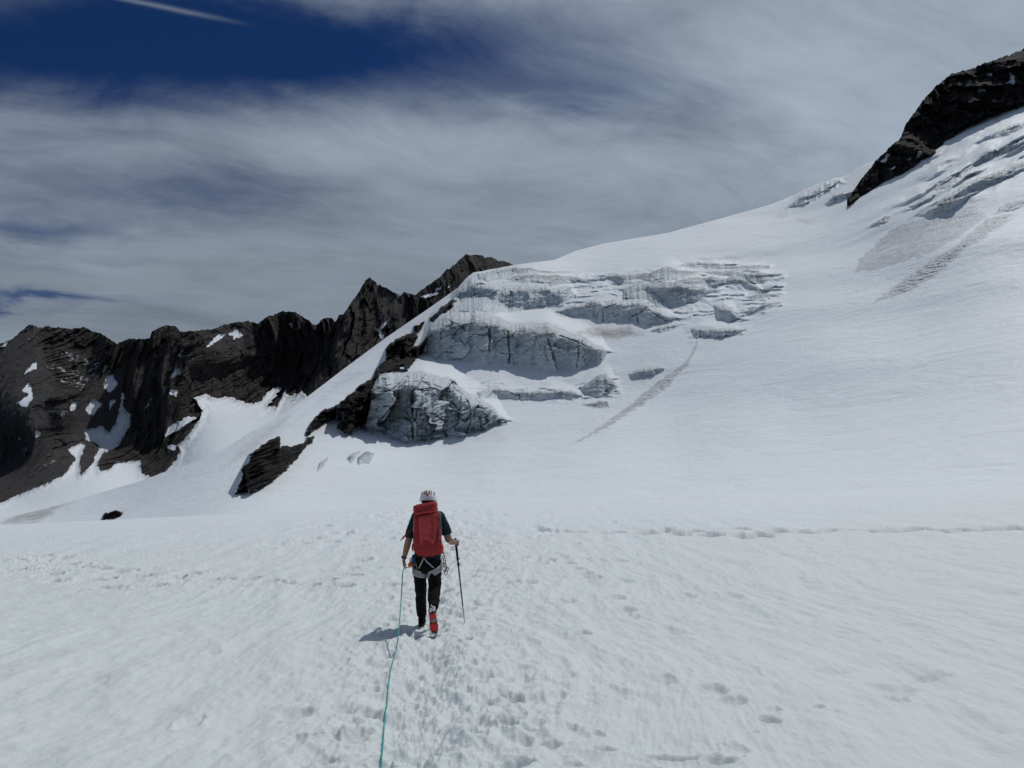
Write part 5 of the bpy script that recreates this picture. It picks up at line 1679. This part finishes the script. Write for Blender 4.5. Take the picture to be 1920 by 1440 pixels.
def build_pack():
    o0 = W(800, 1044, 9.45)
    t = thing('backpack', 'red mountaineering backpack with coral front panel and rolled lid on the person', 'backpack', o0)
    y0 = 9.52
    z1 = lambda pts: Z(pts, (650, 880), 4.234)
    body = z1([(532, 340), (560, 325), (640, 318), (708, 322), (728, 345), (741, 420), (746, 500), (748, 560), (752, 610), (745, 655), (722, 680), (680, 692), (625, 696), (580, 690), (545, 668), (527, 635), (522, 590), (530, 540), (532, 470), (530, 400)])
    s = Shape().puff(body, y0, 0.10, 0.14, 6, 3.0)
    b = s.build('main_body', DRED, t, sub=2, jit=0.011)
    lid = z1([(527, 297), (545, 286), (600, 270), (650, 262), (698, 260), (712, 268), (716, 300), (722, 340), (716, 352), (660, 350), (600, 358), (560, 366), (538, 362), (532, 330)])
    l = Shape().puff(lid, y0 - 0.02, 0.10, 0.17, 6, 2.6).build('lid', DRED, t, sub=2, jit=0.014)
    Shape().tube([W(*p, y0 - 0.135) for p in z1([(540, 352), (600, 345), (660, 335), (700, 338), (728, 362)])], [(0.005, 0.012)] * 5, 8, ref=(0, 0, 1)).build('lid_seam', RED, l)
    Shape().ball(W(*z1([(690, 348)])[0], y0 - 0.135), (0.022, 0.012, 0.012), 8, 6).build('lid_buckle', BLACKP, l)
    pan = z1([(563, 372), (590, 360), (650, 352), (700, 346), (716, 352), (722, 400), (720, 470), (712, 540), (704, 580), (690, 603), (682, 596), (672, 574), (650, 562), (620, 562), (604, 574), (594, 600), (584, 603), (576, 560), (572, 500), (564, 440)])
    p = Shape().puff(pan, y0 - 0.085, 0.045, 0.05, 5, 3.2).build('front_panel', CORAL, t, sub=2, jit=0.008)
    for pts in ([(548, 370), (550, 430), (560, 520), (572, 610)], [(722, 350), (734, 420), (737, 500), (733, 590)]):
        Shape().tube([W(*q, y0 - 0.082) for q in z1(pts)], [(0.006, 0.007)] * 4, 8).build('side_seam', RED, t)
    Shape().tube([W(*q, y0 - 0.098) for q in z1([(590, 605), (605, 580), (640, 568), (668, 580), (684, 606)])], 0.004, 8).build('lower_seam', CORAL, t)
    Shape().tube([W(*q, y0 - 0.09) for q in z1([(585, 360), (640, 352), (690, 346), (712, 356)])], 0.004, 8).build('zip', BLACKP, t)
    for pts, mt in (([(525, 590), (520, 615), (524, 650)], RED), ([(745, 545), (752, 575), (748, 640)], RED)):
        Shape().tube([W(*q, y0 + 0.0) for q in z1(pts)], [(0.010, 0.03)] * 3, 8, ref=(0, 1, 0)).build('side_pocket', mt, t, sub=1)
    Shape().ball(W(*z1([(540, 632)])[0], y0 - 0.035), (0.014, 0.006, 0.016), 8, 6).build('buckle', GREYW, t)
    for pts in ([(533, 370), (530, 480), (535, 560), (528, 600)], [(741, 380), (748, 470), (742, 560)]):
        Shape().tube([W(*q, y0 + 0.02) for q in z1(pts)], (0.004, 0.006), 6).build('compression_strap', GREYW if pts[0][0] < 600 else BLACKP, t)
    for sx, u0 in ((-1, 787), (1, 817)):
        Shape().tube([W(u0, 958, 9.60), W(u0 - 1 * sx, 951.5, 9.70), W(u0, 953, 9.80), W(u0 + sx, 970, 9.885), W(u0 + 2 * sx, 1000, 9.87), W(u0 + 3 * sx, 1025, 9.76), W(u0 + 2 * sx, 1032, 9.62)], [(0.028, 0.008)] * 7, 8, ref=(0, 1, 0.4)).build('shoulder_strap', BLACKP, t)
    for pts in ([(560, 372), (567, 440), (575, 510), (584, 596)], [(719, 352), (726, 410), (724, 470), (714, 545), (700, 594)]):
        Shape().tube([W(*q, y0 - 0.100) for q in z1(pts)], [(0.0045, 0.006)] * len(pts), 8).build('panel_piping', BLACKP if pts[0][0] > 600 else DRED, t)
    for q0, q1 in (((533, 455), (566, 470)), ((724, 520), (746, 512))):
        Shape().tube([W(*q, y0 - 0.07 if k else y0 - 0.02) for k, q in enumerate(z1([q0, q1]) if q0[0] < 600 else z1([q1, q0]))], [(0.008, 0.003)] * 2, 6, ref=(0, 1, 0)).build('compression_strap', BLACKP, t)
    # lettering down the panel
    cu = bpy.data.curves.new('lettering', 'FONT')
    cu.body = 'ORTOVOX'
    cu.size = 0.058
    cu.space_character = 1.02
    cu.extrude = 0.001
    tmp = bpy.data.objects.new('lettering', cu)
    C.objects.link(tmp)
    dg = bpy.context.evaluated_depsgraph_get()
    me = bpy.data.meshes.new_from_object(tmp.evaluated_get(dg))
    bpy.data.objects.remove(tmp)
    a, c = W(808.6, 973.5, y0 - 0.12), W(808.6, 1012, y0 - 0.12)
    n = len(me.vertices)
    xs = [v.co.x for v in me.vertices]
    k = (a.z - c.z) / max(xs)
    dgp = p.evaluated_get(dg)
    for v in me.vertices:
        w = Vector((a.x + v.co.y * 0.92, 0, a.z - v.co.x * k)) - t.location
        ok, hit, nn, fi = p.ray_cast(Vector((w.x, -2.0, w.z)), Vector((0, 1, 0)))
        yy = hit.y if ok else y0 - 0.125 - t.location.y
        v.co = Vector((w.x, yy - 0.0015 - 0.5 * v.co.z, w.z))
    me.materials.clear()
    me.materials.append(BLACKP)
    put(bpy.data.objects.new('lettering', me), p)


build_pack()


def loop(c, w, h, r, ang=0.0, n=14):
    """closed ring in the picture plane, taller than wide (carabiner, sling)"""
    pts = []
    for k in range(n):
        a = 2 * math.pi * k / n
        x, z = w * math.cos(a), h * math.sin(a)
        pts.append(c + Vector((x * math.cos(ang) - z * math.sin(ang), 0.006 * math.sin(a * 2), x * math.sin(ang) + z * math.cos(ang))))
    return Shape().tube(pts, r, 7, closed=True)


def build_gear():
    # rack on the right: quickdraws
    rg = np.random.RandomState(5)
    spots = [(828.5, 1046, 9.60, 0.10, GREYW), (831.5, 1045, 9.63, -0.05, STEEL), (834, 1047, 9.66, -0.22, DRED), (829.8, 1050, 9.56, 0.0, GREYW), (833.2, 1052, 9.60, -0.15, STEEL)]
    words = ['quickdraw nearest the pack with a white sling', 'quickdraw second from the pack with a grey steel sling, hanging high', 'quickdraw with a red sling, farthest right on the harness',
             'quickdraw with a white sling in front, hanging lowest beside the thigh', 'quickdraw with a steel sling in the lower right of the harness rack']
    for k, (u, v, y, an, m) in enumerate(spots):
        c = W(u, v, y)
        t = thing('quickdraw', words[k], 'quickdraw', c, 'quickdraws on the harness')
        dn = Vector((-math.sin(an), 0, -math.cos(an)))
        loop(c, 0.016, 0.030, 0.0042, an).build('upper_carabiner', STEEL, t)
        Shape().tube([c + dn * 0.026, c + dn * 0.075, c + dn * 0.125], [(0.007, 0.004)] * 3, 6).build('sling', m, t)
        loop(c + dn * 0.150, 0.017, 0.032, 0.0042, an + rg.uniform(-.5, .5)).build('lower_carabiner', STEEL if k % 2 else DRED, t)
    for u, v in ((833.5, 1058), (834.5, 1069)):
        c = W(u, v, 9.60)
        d = Vector((0.8, -0.2, -0.55 if v < 1060 else 0.35)).normalized()
        o = Shape().tube([c - d * 0.03, c + d * 0.03, c + d * 0.045], [0.006, 0.006, 0.003], 8).build('ice_screw', STEEL, None, base=c)
        tag(o, 'short steel ice screw sticking out of the harness rack, ' + ('upper of two' if v < 1060 else 'lower of two'), 'ice screw', 'ice screws on the harness')
    # left side
    c = W(774, 1040, 9.62)
    t = thing('sling', 'yellow sling loop hanging from the left side of the harness', 'sling', c)
    Shape().tube([W(774.5, 1040, 9.62), W(771, 1047, 9.60), W(768.5, 1056, 9.59), W(770, 1060, 9.585), W(773, 1054, 9.59), W(775.5, 1046, 9.61)], (0.006, 0.004), 6, closed=True).build('webbing', YELLOW, t)
    c = W(770, 1059, 9.58)
    t = thing('belay_device', 'orange belay device hanging beside the left hand', 'belay device', c)
    Shape().puff([(765, 1056), (769, 1052), (773, 1053), (774.5, 1058), (773, 1063), (768, 1064.5), (764, 1062)], 9.57, 0.018, 0.03).build('shell', ORANGE, t, sub=1)
    Shape().tube([W(766.5, 1058.5, 9.545), W(770, 1057.5, 9.54), W(773, 1059, 9.545)], 0.004, 6).build('slot', DRED, t)
    loop(W(770, 1050, 9.585), 0.013, 0.026, 0.0042, 0.2).build('carabiner', OLIVE, t)
    c = W(777, 1048, 9.57)
    t = thing('blue_sling', 'dark blue sling bundle hanging between the orange device and the trousers', 'sling', c)
    for du in (0, 1.8, 3.4):
        Shape().tube([W(774.5 + du, 1040, 9.59), W(773.5 + du * 1.2, 1050, 9.555), W(776 + du, 1061, 9.55)], (0.009, 0.005), 6).build('webbing', BLUE, t)
    c = W(778, 1062, 9.54)
    t = thing('olive_carabiner', 'large olive carabiner hanging over the left leg loop', 'carabiner', c)
    loop(W(777.5, 1064, 9.535), 0.026, 0.052, 0.0075, -0.15).build('frame', OLIVE, t)
    Shape().tube([W(779.5, 1058, 9.53), W(781.5, 1069, 9.53)], 0.006, 6).build('gate', OLIVE, t)
    # red pouch on the right hip
    c = W(828, 1030, 9.56)
    t = thing('pouch', 'bright red pouch at the right side of the backpack', 'pouch', c)
    Shape().puff(Z([(735, 592), (748, 582), (762, 588), (770, 615), (770, 645), (760, 672), (742, 680), (735, 650)], (650, 880), 4.234), 9.55, 0.04, 0.06).build('bag', BRED, t, sub=1, jit=0.004)
    Shape().tube([W(*q, 9.52) for q in Z([(760, 655), (772, 670), (776, 700)], (650, 880), 4.234)], 0.007, 6).build('strap', DRED, t)
    # ice axe pushed between pack and back
    a, b = W(797, 966, 9.645), W(757.5, 1006.5, 9.58)
    d = (b - a).normalized()
    t = thing('ice_axe', 'ice axe with orange tipped shaft poking out left of the backpack', 'ice axe', b)
    Shape().tube([a, a + (b - a) * 0.5, b], [(0.010, 0.014)] * 3, 8).build('shaft', BLACKP, t)
    Shape().tube([a + (b - a) * 0.55 + Vector((0.012, -0.012, 0.0)), b + Vector((0.014, -0.012, 0.0))], 0.0045, 6).build('leash', DRED, t)
    Shape().tube([b - d * 0.012, b + d * 0.024], [(0.014, 0.017)] * 2, 8).build('ferrule', ORANGE, t)
    Shape().tube([b + d * 0.024, b + d * 0.045, b + d * 0.075], [0.012, 0.009, 0.002], 8).build('spike', STEEL, t)
    s2 = Vector((d.z, 0, -d.x))
    Shape().tube([a - s2 * 0.07 + d * 0.01, a, a + s2 * 0.07, a + s2 * 0.14 + d * 0.035], [(0.018, 0.006), (0.012, 0.008), (0.010, 0.005), (0.003, 0.003)], 8).build('head', STEEL, t)
    # trekking pole
    top = W(854.2, 1012, 10.02)
    tip = W(871.6, 1158, 10.16)
    tip.z = ground_z(tip.x, tip.y) - 0.02
    d = (tip - top).normalized()
    at = lambda q: top + (tip - top) * q
    t = thing('trekking_pole', 'black trekking pole with thin grey tip held in the right hand', 'trekking pole', tip)
    Shape().tube([at(-0.02), at(0.0), at(0.03), at(0.09), at(0.10)], [0.012, 0.019, 0.017, 0.0185, 0.016], 12).build('grip', BLACKP, t, sub=1)
    Shape().tube([at(0.095), at(0.2), at(0.245)], [0.0165, 0.015, 0.014], 12).build('lower_grip', BLACK, t)
    Shape().tube([at(0.23), at(0.78)], [0.0105, 0.009], 10).build('shaft', BLACKP, t)
    for q in (0.225, 0.29):
        lv = Shape().tube([at(q - 0.018), at(q + 0.018)], 0.0165, 10).build('clamp', BLACKP, t)
        Shape().tube([at(q) + Vector((0.012, -0.006, -0.012)), at(q) + Vector((0.034, -0.008, 0.008))], [(0.006, 0.010), (0.003, 0.007)], 6).build('lever', BLACKP, lv)
    Shape().tube([at(0.77), at(0.985)], [0.0075, 0.0055], 8).build('lower_section', GREY, t)
    Shape().tube([at(0.985), at(1.02)], [0.004, 0.0015], 8).build('tip', STEEL, t)
    Shape().tube([W(854, 1024, 10.02), W(848.5, 1026.5, 10.0), W(846.5, 1030, 9.99), W(849, 1032, 10.0), W(854, 1029, 10.02)], [(0.005, 0.008)] * 5, 6).build('wrist_strap', BLACKP, t)
    # rope from the hand to the photographer
    hand = [W(772, 1062.5, 9.56), W(764, 1064, 9.70), W(758.5, 1064.5, 9.80), W(755.3, 1068, 9.78)]
    air = [W(755.0, 1074, 9.70), W(753.6, 1100, 9.35), W(751.8, 1130, 8.95), W(749.3, 1163, 8.55), W(746.0, 1200, 8.12)]
    pts = hand + air
    gl = [(742.5, 1228), (737.5, 1243), (733, 1256), (729, 1280), (726, 1305), (722.5, 1335), (720, 1360), (717.5, 1395), (714, 1432), (711, 1470), (708, 1520), (705, 1580)]
    for u, v in gl:
        (x, y), r = ground_hit(u, v)
        z = ground_z(x, y)
        pts.append(Vector((x, y, z + 0.012)))
    # smooth the run
    q = np.array([tuple(p) for p in pts])
    tt = np.concatenate([[0], np.cumsum(np.linalg.norm(np.diff(q, axis=0), axis=1))])
    ts = np.linspace(0, tt[-1], 260)
    qq = np.stack([np.interp(ts, tt, q[:, k]) for k in range(3)], -1)
    for it in range(3):
        qq[1:-1] = (qq[:-2] + 2 * qq[1:-1] + qq[2:]) / 4
    for p in qq:
        if p[1] < 8.3:
            p[2] = max(p[2] if p[1] > 7.4 else -9, ground_z(p[0], p[1]) + 0.010)
    qq[1:-1, 2] = np.maximum(qq[1:-1, 2], (qq[:-2, 2] + qq[2:, 2]) / 2)
    o = Shape().tube([Vector(p) for p in qq], 0.0062, 8, ref=(0, 0, 1)).build('climbing_rope', TEAL, None, base=tuple(qq[-1]))
    tag(o, 'thin teal climbing rope running from the left hand down across the snow', 'rope')
    st = [W(824, 960, 9.70), W(825.5, 966, 9.60), W(826.6, 980, 9.575), W(827.6, 995, 9.58), W(827.5, 1008, 9.60), W(826.5, 1015, 9.66)]
    o = Shape().tube(st, 0.0058, 8).build('rope_strand', TEAL, None, base=tuple(st[-1]))
    tag(o, 'short teal rope strand running down the right edge of the backpack', 'rope')


build_gear()
